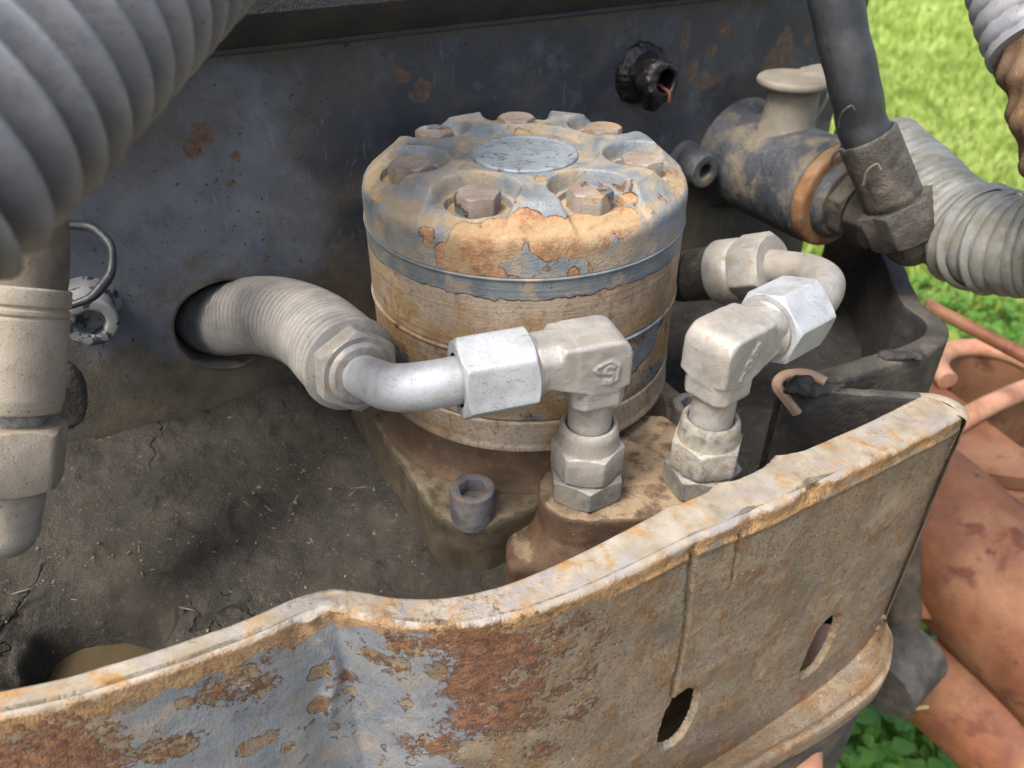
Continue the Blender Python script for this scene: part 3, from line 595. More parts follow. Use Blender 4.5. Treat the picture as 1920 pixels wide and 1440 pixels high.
for k, o, z, kind in rows:
    dp = np.zeros(len(OUTP)); off = np.full(len(OUTP), o) - k * th_; zz = np.full(len(OUTP), z)
    if kind in 'or':
        w = np.clip((ZT - z) / .5, 0.25, 1)
        q = P3(z); off = off + fbm(q * .35, 3) * .2 * w + fbm(q * 2.2, 4) * .045 * w
        def oval(s0, z0, hs, hz_, lean=0.0, p=2.6):
            return (np.abs((sf - s0 - lean * (z - z0)) / hs) ** p + np.abs((z - z0) / hz_) ** p) ** (1 / p)
        for s0, z0, hs, hz_, ln in ((5.68, -21.94, 1.05, 2.1, .1), (14.91, -22.71, 1.0, 2.3, .12)):
            e = oval(s0, z0, hs, hz_, ln) + fbm(q * 2.0, 3) * .2; dd = .3 * (1 - sm(e, .9, 1.0)) * onfront; dp = dp + dd; off = off - dd;
        g = np.abs(sf - 4.83 - (z - ZT) * -.036 - .1 * math.sin(z * .7)); on = sm(z, -20.41, -19.75) * (1 - sm(z, ZT - .6, ZT - .25)); off = off - .26 * (1 - sm(g, .08, .2)) * on * onfront
        g = np.abs(sf - 7.02 + (z + 11) * .05); on = sm(z, -14.01, -13.06) * (1 - sm(z, ZT - .9, ZT - .5)); off = off - .2 * (1 - sm(g, .03, .13)) * on * onfront
        if z < ZT - .15:
            bead = np.exp(-((ks + .1 + .25 * math.sin(z * 1.1)) / .26) ** 2) * (.1 + .16 * vnoise(np.stack([ks * 0 + z * 1.6, ks * .8], -1))) * sm(z, -18, -14); off = off + bead
            off = off - .12 * np.exp(-((ks - .5) / .2) ** 2)
        fold = np.clip(1 - np.abs(ks - 2.2 - (z - ZT) * -.25) / .5, 0, 1); off = off + .1 * fold * sm(-z, 10.5, 13)
        off = off - chip * np.exp(-((z - ZT + .1) / .55) ** 2) * (1.2 + fbm(q * 3) * 2)
        off = off + .12 * np.exp(-((z - ZT + .85 + .3 * fbm(np.stack([OUTS * .5, OUTS * 0, OUTS * 0], -1))) / .14) ** 2) * onfront * .6
    if kind in 'tr': zz = zz + edge + .12 * np.exp(-((ks - .6) / .7) ** 2) * np.abs(fbm(np.stack([OUTS * 4, OUTS * 0 + k * 3, OUTS * 0], -1))) * 4
    zz = zz + (.06 * np.sin(sf * .3) if kind in 'trio' else 0)
    if kind == 'i': off = off + fbm(P3(z) * .8, 3) * .2
    DEEP.append(dp); VB.append(np.stack([OUTP[:, 0] + NO[:, 0] * off, OUTP[:, 1] + NO[:, 1] * off, zz], -1))
no = len(rows) - 26
A = np.concatenate(VB[:no + 1]); fq = grid_faces(no + 1, len(OUTP)); deep = np.concatenate(DEEP[:no + 1]); fq = fq[deep[fq].min(1) < .28]
part('front_plate', (A, fq), M['front'], br, 50)
A = np.concatenate(VB[no:]); part('front_plate_inside', (A, grid_faces(len(rows) - no, len(OUTP))), M['inner'], br, 50)
ec = np.array([v_[-1] for v_ in VB]); ec = np.concatenate([ec, [ec[-1] * [1, 1, 0] + [0, 0, zb]]]); part('end_cap', (np.concatenate([ec, [ec.mean(0) + [.05, .03, 0]]]), [[i, (i + 1) % len(ec), len(ec)] for i in range(len(ec))]), M['front'], br, 30)
def wallstrip(name, pts, t, zt, zb_, mats, parent, ztops=None, rough=.1):
    P, s = spline(pts, .12); Tn = np.gradient(P, axis=0); Tn /= np.linalg.norm(Tn, axis=1)[:, None]; Nn = np.stack([Tn[:, 1], -Tn[:, 0]], -1)
    zt_ = np.full(len(P), zt) if ztops is None else np.interp(np.linspace(0, 1, len(P)), np.linspace(0, 1, len(ztops)), ztops)
    zt_ = zt_ + fbm(np.stack([s * 1.1, s * 0 + 9, s * 0], -1), 4) * rough * 2
    def rows_(lst): return np.concatenate([np.concatenate([P + Nn * (o + fbm(np.concatenate([P, np.full((len(P), 1), zz)], 1) * 1.2, 3)[:, None] * rough), (zt_ + zz)[:, None]], 1) for o, zz in lst]), grid_faces(len(lst), len(P))
    H = zb_ - zt
    outl = [(t / 2, H * k) for k in np.linspace(1, .02, 24)] + [(t / 2, -.14), (t / 2 - .05, -.05), (t / 2 - .16, 0), (0, .02), (-t / 2 + .14, 0), (-t / 2 + .04, -.05)]
    inl = [(-t / 2 + .04, -.05), (-t / 2, -.15)] + [(-t / 2, H * k) for k in np.linspace(.02, 1, 24)]
    part(name, rows_(outl), mats[0], parent, 45); part(name + '_inside', rows_(inl), mats[1], parent, 45)
# the bracket doubles back at the right: return plate, notch, then the far lobe
wallstrip('corner_fold', [(19.28, -5.51), (19.56, -5.18), (19.58, -4.66), (19.28, -4.23), (18.7, -3.94), (18.13, -3.81)], .6, -10.02, -26, (M['front'], M['black']), br)
wallstrip('return_plate', [(18.22, -3.84), (16.7, -3.7), (14.79, -3.6), (12.87, -3.41), (12.4, -3.03)], .62, -10.02, -26, (M['inner'], M['black']), br, [-10.02, -10.02, -10.0, -9.9, -9.81, -9.71])
wallstrip('lobe_plate', [(12.3, -2.94), (13.64, -2.6), (16.79, -1.26), (19.47, -0.02), (21.0, 1.08), (21.71, 2.32), (21.62, 3.66), (21.38, 4.8), (21.71, 6.71), (22.14, 8.82), (22.62, 11.3), (23.1, 14.26), (22.14, 18.56)], 1.1, -10, -29, (M['inner'], M['black']), br, None, .08)
lump = on_level(1502, 728, -9.62)
part('grease_lump', nets(lambda p: smin(np.linalg.norm((p - lump) * [1, 1.2, 1.2], axis=-1) - .62, np.linalg.norm((p - lump - [1.3, .45, -.35]) * [.6, 1.3, 1.8], axis=-1) - .62, .3) + fbm(p * 2.1, 4) * .9, lump - 2.6, lump + [4.2, 2.6, 2.4], .1), M['black'], br, 60)
lump2 = on_level(1690, 668, -9.9)
part('grease_smear', nets(lambda p: np.linalg.norm((p - lump2) * [.55, 1.3, 2.4], axis=-1) - .55 + fbm(p * 2.0, 4) * .9, lump2 - 2.4, lump2 + 2.4, .1), M['black'], br, 60)
# bottom rim flange
wl = [front_off(x, y, -.1) for x, y in ((1654, 1150), (1635, 1190), (1590, 1240), (1480, 1322), (1400, 1380), (1330, 1428), (1240, 1490))]
ol = [front_off(1664, 1166, .6), front_off(1676, 1205, 1.5), front_off(1652, 1278, 2.1), front_off(1560, 1352, 2.2), front_off(1450, 1412, 2.2), front_off(1350, 1462, 2.2), front_off(1240, 1530, 2.2)]
a_, _ = spline(wl, .05); b_, _ = spline(ol, .05); n_ = 260; a_ = a_[np.linspace(0, len(a_) - 1, n_).astype(int)]; b_ = b_[np.linspace(0, len(b_) - 1, n_).astype(int)]
prof = [(-.12, .0), (0, .1), (.06, .12), (.12, -.02), (.3, -.12), (.55, -.22), (.7, -.3), (.76, -.26), (.8, -.1), (.86, -.03), (.94, -.05), (1.0, -.14), (1.03, -.32), (1.03, -.7), (1.02, -1.2), (1.0, -1.5), (.7, -1.6), (0, -1.6)]
rr = [a_ * (1 - k) + b_ * k + np.array([0, 0, 1]) * (dz + .12 * fbm(np.stack([np.arange(n_) * .05, np.full(n_, k * 3), np.zeros(n_)], -1), 4) * 2)[:, None] for k, dz in prof]
part('rim_flange', (np.concatenate(rr), grid_faces(len(prof), n_)), M['front'], br, 45)
wallstrip('slot_shade_web', [np.array([-20., -16.]), np.array([-5., -12.2]), *[FP0[:2] + FD[:2] * k - FN[:2] * 3.4 for k in (4, 10, 17)]], .5, -20.4, -33, (M['inner'], M['inner']), br)  # dark backing added behind the slots so they look shaded inside
vw_, _ = spline([p + FN * .1 for p in wl], .12)
part('weld_bead', sweep(wl, lambda s, t: .2 + .09 * np.sin(s * 7 + np.sin(s * 2)) + .05 * np.sin(3 * t + s * 3), .08, 12), M['front'], br, 60)
# underside web below the rim
wallstrip('lower_web', [p[:2] - FN[:2] * 1.0 for p in b_[::-1][120:][::26]] + [np.array([19.37, -5.51]), np.array([19.94, -3.41])], 1.0, -29.68, -44, (M['inner'], M['black']), br, None, .1)

# ------------------------------------------------------------------ mud on the tray floor, puddle, pebbles
u = np.arange(-40, 30, .14); w = np.arange(-15.5, 9.1, .14); UU, WW = np.meshgrid(u, w, indexing='ij')
XY = UU[..., None] * WD[:2] + WW[..., None] * WN[:2]
hcen = on_level(160, 1192, -16)[:2]
z = -16 + fbm(np.concatenate([XY * .22, np.zeros(XY.shape[:2] + (1,))], -1), 4) * 1.6 + fbm(np.concatenate([XY * 1.3, np.ones(XY.shape[:2] + (1,))], -1), 4) * .36 + np.abs(fbm(np.concatenate([XY * .6, np.full(XY.shape[:2] + (1,), 5.)], -1), 4)) * .4 + np.clip(vnoise(XY * 2.3) - .76, 0, 1) * .7
z = z + np.clip(WW - 2.2, 0, None) ** 1.3 * .17 * sm(-UU, -2, 3)
z = z + .5 * np.exp(-((WW - 2.6) / .9) ** 2) * vnoise(XY * .8) * sm(-UU, 0, 4)
hd = np.hypot((XY[..., 0] - hcen[0]) / 2.75, (XY[..., 1] - hcen[1] + .1) / 2.0) + fbm(np.concatenate([XY * .7, np.zeros(XY.shape[:2] + (1,))], -1), 3) * .35
z = z - sm(-hd, -1.55, -1.0) * 1.0 - sm(-hd, -1.06, -.86) * 3.2
INSIDE = np.concatenate([OUTP[::6] + [-.1, .4], [(19.28, -4.56), (12.4, -3.6), (12.4, -2.74), (16.79, -1.12), (21.19, 1.27), (21.66, 2.51), (21.38, 4.8), (22.52, 11.3), (22.91, 14.74), (22.5, 22.5), (-40, -12)]])
def inside(p):
    r_ = np.zeros(p.shape[:-1], bool); n = len(INSIDE)
    for i in range(n):
        a, b = INSIDE[i], INSIDE[(i + 1) % n]; c = ((a[1] > p[..., 1]) != (b[1] > p[..., 1])) & (p[..., 0] < (b[0] - a[0]) * (p[..., 1] - a[1]) / (b[1] - a[1] + 1e-12) + a[0]); r_ ^= c
    return r_
keep = inside(XY)
idx = np.arange(UU.size).reshape(UU.shape); q = np.stack([idx[:-1, :-1], idx[1:, :-1], idx[1:, 1:], idx[:-1, 1:]], -1).reshape(-1, 4)
q = q[keep.ravel()[q].all(1) & (hd.ravel()[q].min(1) > .8)]
MV = np.concatenate([XY, z[..., None]], -1).reshape(-1, 3); used = np.unique(q); remap = np.zeros(len(MV), int); remap[used] = np.arange(len(used))
tag(part('mud_floor', (MV[used], remap[q]), M['mud'], sharp=180), 'dark dried mud caked over the tray floor', 'mud', kind='stuff')
pv = np.array([[hcen[0] + 6.5 * math.cos(t), hcen[1] - .1 + 5.5 * math.sin(t), -18.9] for t in np.arange(40) * 2 * math.pi / 40])
part('tray_pan', (np.concatenate([np.stack([OUTP[::20, 0], OUTP[::20, 1] + .5, np.full(len(OUTP[::20]), -20.5)], -1), [[14, -2, -20.5], [22, 3.5, -20.5], [23, 14, -20.5], [21, 22, -20.5], [-34, -8, -20.5]]]), [list(range(len(OUTP[::20]) + 5))]), M['inner'], br, 30)
tag(part('puddle', (pv, [list(range(40))]), M['water'], None), 'muddy puddle in the round hole of the tray floor', 'puddle', kind='stuff')
PV, PF = [], []
ico = bmesh.new(); bmesh.ops.create_icosphere(ico, subdivisions=1, radius=1); iv = np.array([x.co[:] for x in ico.verts]); ico.verts.index_update(); iF = [[x.index for x in f_.verts] for f_ in ico.faces]; ico.free()
for k in range(230):
    if k < 90: uu, ww = rng.uniform(-28, -2), 2.4 + rng.normal(0, .9)
    else: uu, ww = rng.uniform(-34, 6), rng.uniform(-12, 4)
    p2 = uu * WD[:2] + ww * WN[:2]; i = int((uu + 40) / .14); j = int((ww + 15.5) / .14)
    if hd[i, j] < 1.2 or not keep[i, j]: continue
    r = .035 * math.exp(rng.normal(0, .6)) + .018; b = len(PV) ; sc = rng.uniform(.6, 1.4, 3); sc[2] *= .6
    PV += list(np.array([p2[0], p2[1], z[i, j] + r * .2]) + iv * r * sc); PF += [[m_ + b for m_ in f_] for f_ in iF]
tag(part('pebbles', (np.array(PV), np.array(PF)), M['stone'], sharp=180), 'tiny pale grit and pebbles scattered on the mud', 'pebbles', kind='stuff')

SV, SF = [], []
for k in range(26):
    uu, ww = rng.uniform(-28, 0), 2.6 + rng.normal(0, 1.4) - (k % 3) * 2.0
    i = int((uu + 40) / .14); j = int((ww + 15.5) / .14)
    if hd[i, j] < 1.2 or not keep[i, j]: continue
    a = rng.uniform(0, 6.28); l = rng.uniform(.2, .9); b = len(SV); c = np.array([*(uu * WD[:2] + ww * WN[:2]), z[i, j] + .07]); d = np.array([math.cos(a), math.sin(a), rng.uniform(-.15, .25)]) * l / 2; n = np.array([-math.sin(a), math.cos(a), 0]) * .035
    SV += [c - d - n, c + d - n * .6, c + d + n * .6, c - d + n, c + [0, 0, .05]]; SF += [[b, b + 1, b + 4], [b + 1, b + 2, b + 4], [b + 2, b + 3, b + 4], [b + 3, b, b + 4]]
tag(part('straw_bits', (np.array(SV), np.array(SF)), M['stone'], sharp=180), 'tiny dry straw bits lying on the mud', 'straw', kind='stuff')

# ------------------------------------------------------------------ swing motor
mt = thing('swing_motor', 'round rusty motor with seven bolted pockets in its peeling cover', 'motor', (0, 0, -16))
PH = math.radians(-21.8); NB = 7; RB = 4.98
def cover_h(r, f):
    """height of the cast cover at radius r and angle f (clockwise from the camera side)"""
    x = r * np.sin(f); y = -r * np.cos(f)
    spoke = .2 - sm(r, 5.25, 6.0) * .12 - np.clip(r - 5.75, 0, None) * .82
    floor = -.46 - np.clip(r - 6.1, 0, None) * .62
    d = np.full(np.shape(r), 9.0); bd = np.full(np.shape(r), 9.0)
    for k in range(NB):
        a = PH + k * 2 * math.pi / NB; bx, by = math.sin(a), -math.cos(a)
        al = x * bx + y * by - RB; ac = np.abs(-x * by + y * bx)
        lf = al * .06                                        # the slot flares outward
        d = np.minimum(d, np.where(al > 0, ac - np.clip(lf, 0, .5), np.hypot(al, ac)) - np.where(al + RB > 0, 0, -9)); bd = np.minimum(bd, np.hypot(x - bx * RB, y - by * RB))
    w = sm(d, 1.4, 1.72); h = floor * (1 - w) + spoke * w
    h = np.where(bd < 1.32, np.minimum(h, -.72 + sm(bd, 1.22, 1.3) * .27), h)
    h = h - (1 - sm(r, 2.95, 3.3)) * .34
    return h
nr, nf = 230, 560
rs = np.concatenate([np.linspace(.05, 2.1, 6), np.linspace(2.2, 6.86, nr)]); fs = np.arange(nf) * 2 * math.pi / nf
R_, F_ = np.meshgrid(rs, fs, indexing='ij'); H_ = cover_h(R_, F_); Pn = np.stack([R_ * np.sin(F_), -R_ * np.cos(F_), H_], -1)
H_ = H_ + fbm(Pn * 1.1, 3) * .05 + fbm(Pn * 4, 3) * .02
top = np.stack([R_ * np.sin(F_), -R_ * np.cos(F_), H_], -1)
he = H_[-1]; rowsC = [top[i] for i in range(len(rs))]
for k, (rr_, dz) in enumerate(((6.93, .07), (6.985, .17), (7.02, .3))): rowsC.append(np.stack([rr_ * np.sin(fs), -rr_ * np.cos(fs), he - dz], -1))
zl = he - .3
for k in np.linspace(.08, 1, 18): rowsC.append(np.stack([7.03 * np.sin(fs), -7.03 * np.cos(fs), zl * (1 - k) + -2.40 * k], -1))
rowsC.append(np.stack([6.9 * np.sin(fs), -6.9 * np.cos(fs), np.full(nf, -2.46)], -1))
cov = part('cover', (np.concatenate(rowsC), grid_faces(len(rowsC), nf, True)[:, ::-1]), M['cover'], mt, 50)
part('centre_plate', lathe((0, 0, 0), (0, 0, 1), rounded([(2.3, -.3), (2.3, -.06), (2.22, .0), (2.1, 0.0), (2.04, -.05), (.01, -.04)], .03), 96), M['plate'], cov, 40)
for k in range(NB):
    a = PH + k * 2 * math.pi / NB; c = np.array([RB * math.sin(a), -RB * math.cos(a), -.8])
    b_f = hexnut(c, (0, 0, 1), 1.62, .84 + rng.uniform(-.03, .03), .001, turn=rng.uniform(0, 1.05), cb=False, p=26)
    part('bolt', b_f, M['bolt'], cov, 28)
def ringprof(z1, z0, r, lip=.04): return rounded([(r - .15, z1), (r - lip, z1), (r, z1 - lip), (r, (z0 + z1) / 2), (r, z0 + lip), (r - lip, z0), (r - .15, z0)], .03, 3)
part('upper_ring', lathe((0, 0, 0), (0, 0, 1), rounded([(6.8, -2.42), (7.06, -2.43), (7.1, -2.48), (7.06, -2.56), (7.03, -2.62), (7.02, -4.2), (7.02, -5.78), (6.97, -5.84), (6.8, -5.86)], .03, 3)[::-1], 160), M['ring'], mt, 40)
part('middle_ring', lathe((0, 0, 0), (0, 0, 1), rounded([(6.8, -5.84), (7.08, -5.87), (7.1, -5.95), (7.04, -6.02), (7.0, -6.1), (7.0, -7.6), (7.0, -9.1), (6.95, -9.18), (6.8, -9.2)], .03, 3)[::-1], 160), M['ring2'], mt, 40)
part('lower_ring', lathe((0, 0, 0), (0, 0, 1), rounded([(6.8, -9.19), (7.0, -9.22), (7.05, -9.3), (7.04, -10.4), (7.1, -10.55), (7.12, -10.72), (7.02, -10.8), (6.6, -10.84)], .04, 3)[::-1], 160), M['ring3'], mt, 40)
part('neck', lathe((0, 0, 0), (0, 0, 1), rounded([(6.75, -10.7), (6.72, -11.6), (6.9, -12.4), (7.1, -12.75), (7.35, -12.9), (7.4, -13.3)], .15)[::-1], 160), M['neck'], mt, 50)
def flange(p):
    a = p @ WD; b = p @ WN; q = np.stack([a, b, p[..., 2]], -1); n = fbm(p * .9, 4) * .16 + fbm(p * 3, 3) * .08
    d = sbox(q, (0, 0, -15.2), (7.6, 7.4, 2.2), .25) + n * .6
    d = smax(d, (np.abs(a) + np.abs(b)) - 13.6, .8)
    return d
part('flange', nets(flange, (-11.5, -11.5, -17.2), (11.5, 11.5, -12.4), .15), M['flange'], mt, 60)
NL = np.array([2.5, -8.78, -11.3]); NR = np.array([7.36, -8.46, -11.3])
def block(p):
    z0 = p[..., 2]; q = p * np.array([1, 1, 0.0])
    a = NL * [1, 1, 0]; b = NR * [1, 1, 0]; st_ = scap(q, a, b, 1.95); st_ = smin(st_, scap(q, (a + b) / 2 + [0, 1, 0], (a + b) / 2 + [0, 3.2, 0], 2.4), .5)
    st_ = st_ - np.clip(-12.8 - z0, 0, 3) * .3
    d = smax(st_, np.abs(z0 + 13.45) - 2.15, .1)
    d = smin(d, sbox(p, (3.6, -7.6, -15.4), (4.4, 3.0, 1.4), .5), .5)
    d = smax(d, (p - FP0) @ FN + 2.15, .3)
    return d + fbm(p * 1.4, 4) * .1 + fbm(p * 5, 3) * .04
part('port_block', nets(block, (-2.5, -13, -17), (11.5, -3.8, -10.6), .12), M['block'], mt, 60)
def capscrew(c, parent):
    n = 48; t = np.arange(n) * 2 * math.pi / n; c = np.asarray(c, float)
    s6 = sum(np.clip(np.cos(t - k * math.pi / 3 - .3), 0, None) ** 30 for k in range(6)); hx = .52 / s6 ** (1 / 30)
    ring = np.stack([np.cos(t), np.sin(t), 0 * t], -1); up = np.array([0, 0, 1.0])
    R = [ring * .98 + up * -.3, ring * .98 + up * 1.3, ring * .95 + up * 1.4, ring * .86 + up * 1.45, ring * .68 + up * 1.44, ring * (hx * 1.04)[:, None] + up * 1.4, ring * hx[:, None] + up * 1.34, ring * hx[:, None] + up * .75, ring * .01 + up * .72]
    return part('cap_screw', (c + np.concatenate(R), grid_faces(len(R), n, True)), M['screw'], parent, 40)
for a, b in ((-6.05, -6.3), (6.05, -6.1), (6.05, 6.1), (-6.05, 6.1)): capscrew(WD * a + WN * b + [0, 0, -13.0], mt)

# ------------------------------------------------------------------ elbow fittings and their hoses
def strokes(p, lines, y0, r=.055, sc=1.0, org=(0, 0)):
    d = np.full(p.shape[:-1], 9.0)
    for L in lines:
        for (x0, z0), (x1, z1) in zip(L[:-1], L[1:]): d = np.minimum(d, scap(p, (org[0] + x0 * sc, y0, org[1] + z0 * sc), (org[0] + x1 * sc, y0, org[1] + z1 * sc), r))
    return d
ARC = lambda cx, cz, r, a0, a1, n=7: [(cx + r * math.cos(math.radians(a)), cz + r * math.sin(math.radians(a))) for a in np.linspace(a0, a1, n)]
def elbow(kind):
    mark = {'a': [[(.5, .42), (-.1, .62), (-.5, .3), (-.45, -.35), (-.1, -.55), (.15, -.45)], ARC(-.05, .18, .2, 150, -90), ARC(-.05, -.2, .2, 90, 330), [(.62, .3), (.45, .1)]],
            'b': [ARC(.35, .5, .17, 0, 360, 9), ARC(.5, .75, .14, 0, 360, 9), ARC(.02, .0, .2, 0, 360, 9), [(-.2, -.3), (-.4, -.62), (-.28, -.7)]]}[kind]
    side = 1 if kind == 'a' else -1
    def f(p):
        d = sbox(p, (0, 0, -.35), (1.08, 1.06, 1.45), .15)
        d = smin(d, sbox(p, (.7, 0, 0), (1.78, 1.06, 1.1), .15), .12)
        d = smax(d, (-p[..., 0] + p[..., 2]) * .7071 - 1.3, .3)
        d = smax(d, (np.abs(p[..., 0]) + np.abs(p[..., 1]) - 1.72) * .7071 - np.clip(p[..., 2] + .95, 0, 9) * 2.0, .06)
        e = np.hypot(p[..., 1], p[..., 2]) - 1.24; d = smax(d, e - np.clip(1.7 - p[..., 0], 0, 4) * 1.6, .08)
        d = smin(d, strokes(p, mark, 1.07 * side, .085, .85, (.12 if kind == 'b' else -.1, -.15)), .04)
        return d + fbm(p * 2.5, 3) * .03 + fbm(p * 9, 2) * .014
    return nets(f, (-1.5, -1.4, -2.1), (2.8, 1.4, 1.4), .055)
def fitting(base, leg, kind, label, turn):
    z0 = base[2]; top = z0 + 6.62; t = thing('elbow_fitting', label, 'pipe fitting', base)
    up = (0, 0, 1)
    part('locknut', hexnut(base + [0, 0, .02], up, 2.78, 1.12, .5, turn=turn, p=52), M['darkzinc'], t, 22)
    part('swivel_nut', hexnut(base + [0, 0, 1.2], up, 2.6, 1.35, .84, turn=turn + .35, p=40, extra_top=[(1.24, 1.36), (1.2, 1.5), (1.2, 1.95), (1.17, 2.2), (1.1, 2.32), (1.0, 2.34), (.93, 2.28), (.9, 2.1)]), M['zinc3'] if kind == 'b' else M['zinc2'], t, 30)
    part('stem', lathe(base, up, [(.86, 1.0), (.86, 5.3), (.5, 5.3)], 64), M['zinc2'], t, 30)
    L = unit(leg); c = np.array([base[0], base[1], top]); y = np.cross([0, 0, 1.0], L)
    part('elbow_body', local(elbow(kind), c, L, y, (0, 0, 1.0)), M['elbow'], t, 50)
    part('spigot', lathe(c, L, rounded([(.9, 1.6), (1.14, 2.35), (1.2, 2.4), (1.2, 2.5), (1.1, 2.58), (1.1, 3.2)], .04), 64), M['zinc2'], t, 35)
    return c, L
M['darkzinc'] = mat_zinc('dark_zinc', 1, .5, (rgb(116, 108, 90), rgb(136, 128, 108)), 1.9); _b = M['darkzinc'].node_tree
for _n in _b.nodes:
    if _n.type == 'VALTORGB' and len(_n.color_ramp.elements) == 3:
        for _e, _c in zip(_n.color_ramp.elements, (rgb(84, 86, 88), rgb(108, 110, 110), rgb(140, 140, 136))): _e.color = _c
        break
M['elbow'] = mat_zinc('forged_zinc', 1, .64, (rgb(150, 138, 120), rgb(170, 160, 144)))
cL, dL = fitting(NL + [0, 0, .0], (-.95, -.31, 0), 'a', 'pale elbow fitting at the near port, pipe leaving to the left', .55)
cR, dR = fitting(NR + [0, 0, .0], (.78, .62, 0), 'b', 'pale elbow fitting at the right port, pipe leaving to the rear', .85)
h1 = thing('hydraulic_hose', 'ribbed grey hose with bent steel pipe entering the round wall hole', 'hose', wp)
part('union_nut', hexnut(cL + dL * 2.55, dL, 2.8, 2.7, 1.0, turn=.5236 - .32, p=44), M['zinc'], h1, 26)
e1 = cL + dL * 4.4
hn = at(678, 702, 32.2); hax = unit(at(606, 636, 35.3) - hn)
pp = [e1, e1 + dL * .8, e1 + dL * 1.7, at(760, 727, 28.3), at(724, 724, 29.2), at(700, 714, 30.4), hn - hax * .2, hn + hax * 1.4]
part('pipe', sweep(pp, .87, .12, 48), M['zinc'], h1, 40)
part('collar', lathe(hn, hax, rounded([(.6, -.1), (1.2, -.1), (1.35, .05), (1.35, .3)], .05), 64), M['zinc2'], h1, 35)
part('hose_nut', hexnut(hn + hax * .1, hax, 3.15, 1.25, .8, turn=.12, p=44, extra_top=[(1.62, 1.3), (1.66, 1.5), (1.66, 2.3)]), M['zinc2'], h1, 28)
gp = [hn + hax * 1.0, hn + hax * 2.2, at(590, 622, 36.6), at(530, 597, 38.8), at(470, 592, 41.0), at(408, 602, 44.2), at(370, 612, 48.0)]
part('corrugated_guard', sweep(gp, ribs(1.98, .3, .42, False, .5, 0, .8), .045, 64), M['guard'], h1, 70)
gs = [hn + hax * .98, hn + hax * 1.35]; part('end_ring', sweep(gs, ribs(2.06, .1, .37, False), .03, 64), M['guard'], h1, 60)
# hose on the right port
h2 = thing('hydraulic_hose', 'dark hose with bent pipe and pale nut running behind the motor', 'hose', at(1320, 512, 41))
part('union_nut', hexnut(cR + dR * 2.55, dR, 2.8, 2.4, 1.0, turn=.25, p=44), M['zinc'], h2, 26)
e2 = cR + dR * 4.2; n2 = at(1440, 500, 38.4); ax2 = unit(at(1330, 512, 41) - n2)
part('pipe', sweep([e2, e2 + dR * 1.1, e2 + dR * 2.0 + [.05, .25, 0], at(1545, 530, 34.6), at(1518, 512, 36.2), at(1478, 505, 37.4), n2, n2 + ax2 * 1.2], .84, .1, 48), M['zinc2'], h2, 40)
part('hose_nut', hexnut(n2 - ax2 * .3, ax2, 2.95, 1.7, .8, turn=.3, p=44, extra_top=[(1.5, 1.75), (1.58, 1.9), (1.6, 3.0), (1.5, 3.1)]), M['zinc2'], h2, 28)
part('ferrule', lathe(n2, ax2, rounded([(1.2, 2.2), (1.36, 2.3), (1.36, 5.2), (1.3, 5.4), (1.0, 5.5)], .1), 64), M['darksteel'], h2, 35)
q0 = n2 + ax2 * 3.9
part('rubber_hose', sweep([n2 + ax2 * 4.2, n2 + ax2 * 6.5, n2 + ax2 * 9 + [-.5, .4, -.6], n2 + ax2 * 13 + [-2, .5, -2.5]], lambda s, t: 1.33 + .06 * np.sin(s * 5 + 2 * t), .15, 48), M['rubber'], h2, 60)

# ------------------------------------------------------------------ pivot housing with filler cap, hose above it
P0 = on_wall(1385, 290); PX = -WN
pv_ = thing('pivot_housing', 'dusty dark blue pivot cylinder standing out from the frame plate', 'cylinder', P0)
part('body', lathe(P0, PX, rounded([(4.0, -.5), (3.4, .4), (3.15, 1.2), (3.1, 7.6), (2.98, 7.75), (.5, 7.78)], .12), 96), M['boss'], pv_, 40)
part('rust_washer', lathe(P0, PX, rounded([(2.5, 7.7), (3.02, 7.75), (3.06, 8.0), (3.0, 8.45), (2.8, 8.55), (1.2, 8.56)], .08), 96), M['rustring'], pv_, 40)
part('sleeve', lathe(P0, PX, rounded([(2.3, 8.4), (2.3, 8.9), (2.1, 9.2), (1.0, 9.2)], .08), 64), M['boss'], pv_, 40)
part('hex_adapter', hexnut(P0 + PX * 8.9, PX, 3.3, 1.3, .5, turn=.2), M['darksteel'], pv_, 28)
part('second_nut', hexnut(P0 + PX * 10.4, PX, 3.4, 1.5, .5, turn=.6), M['darksteel'], pv_, 28)
web = wbox(P0 @ WD - 3.6, P0 @ WD - 1.5, P0[2] - .5, P0[2] + .4, -1.6, .1); part('web', web, M['boss'], pv_, 30)
cb = P0 + PX * 3.6 + [0, 0, 2.9]
fc = thing('filler_cap', 'sandy grey filler cap with a tongue on top of the pivot cylinder', 'cap', cb)
part('stem', lathe(cb, (0, 0, 1), rounded([(1.9, -.5), (1.62, .1), (1.55, .5), (1.5, 2.5), (.5, 2.5)], .12), 64), M['cap'], fc, 40)
def capf(p):
    q = p - cb; n = fbm(p * 1.2, 3) * .1
    tl = 2.35 * 0 + 0; d = scyl(q, (-.1, 0), 2.15, 2.35, 2.85, .2); d = smin(d, smax(scap(q, (1.1, .9, 2.75), (2.1, 1.7, 2.95), .75), np.abs(q[..., 2] - 2.8) - .22, .1), .3)
    d = smax(d, -(np.hypot(q[..., 0] - 2.15, q[..., 1] - 1.7) - .22), .05); return d + n
part('lid', nets(capf, cb + [-2.8, -2.8, 2.0], cb + [3.4, 3.2, 3.4], .1), M['cap'], fc, 50)
part('tether', sweep([cb + [2.3, 1.5, 2.7], cb + [2.5, 1.2, 1.6], cb + [2.0, .8, .5], cb + [1.5, .5, .1]], .16, .2, 10), M['cap'], fc)
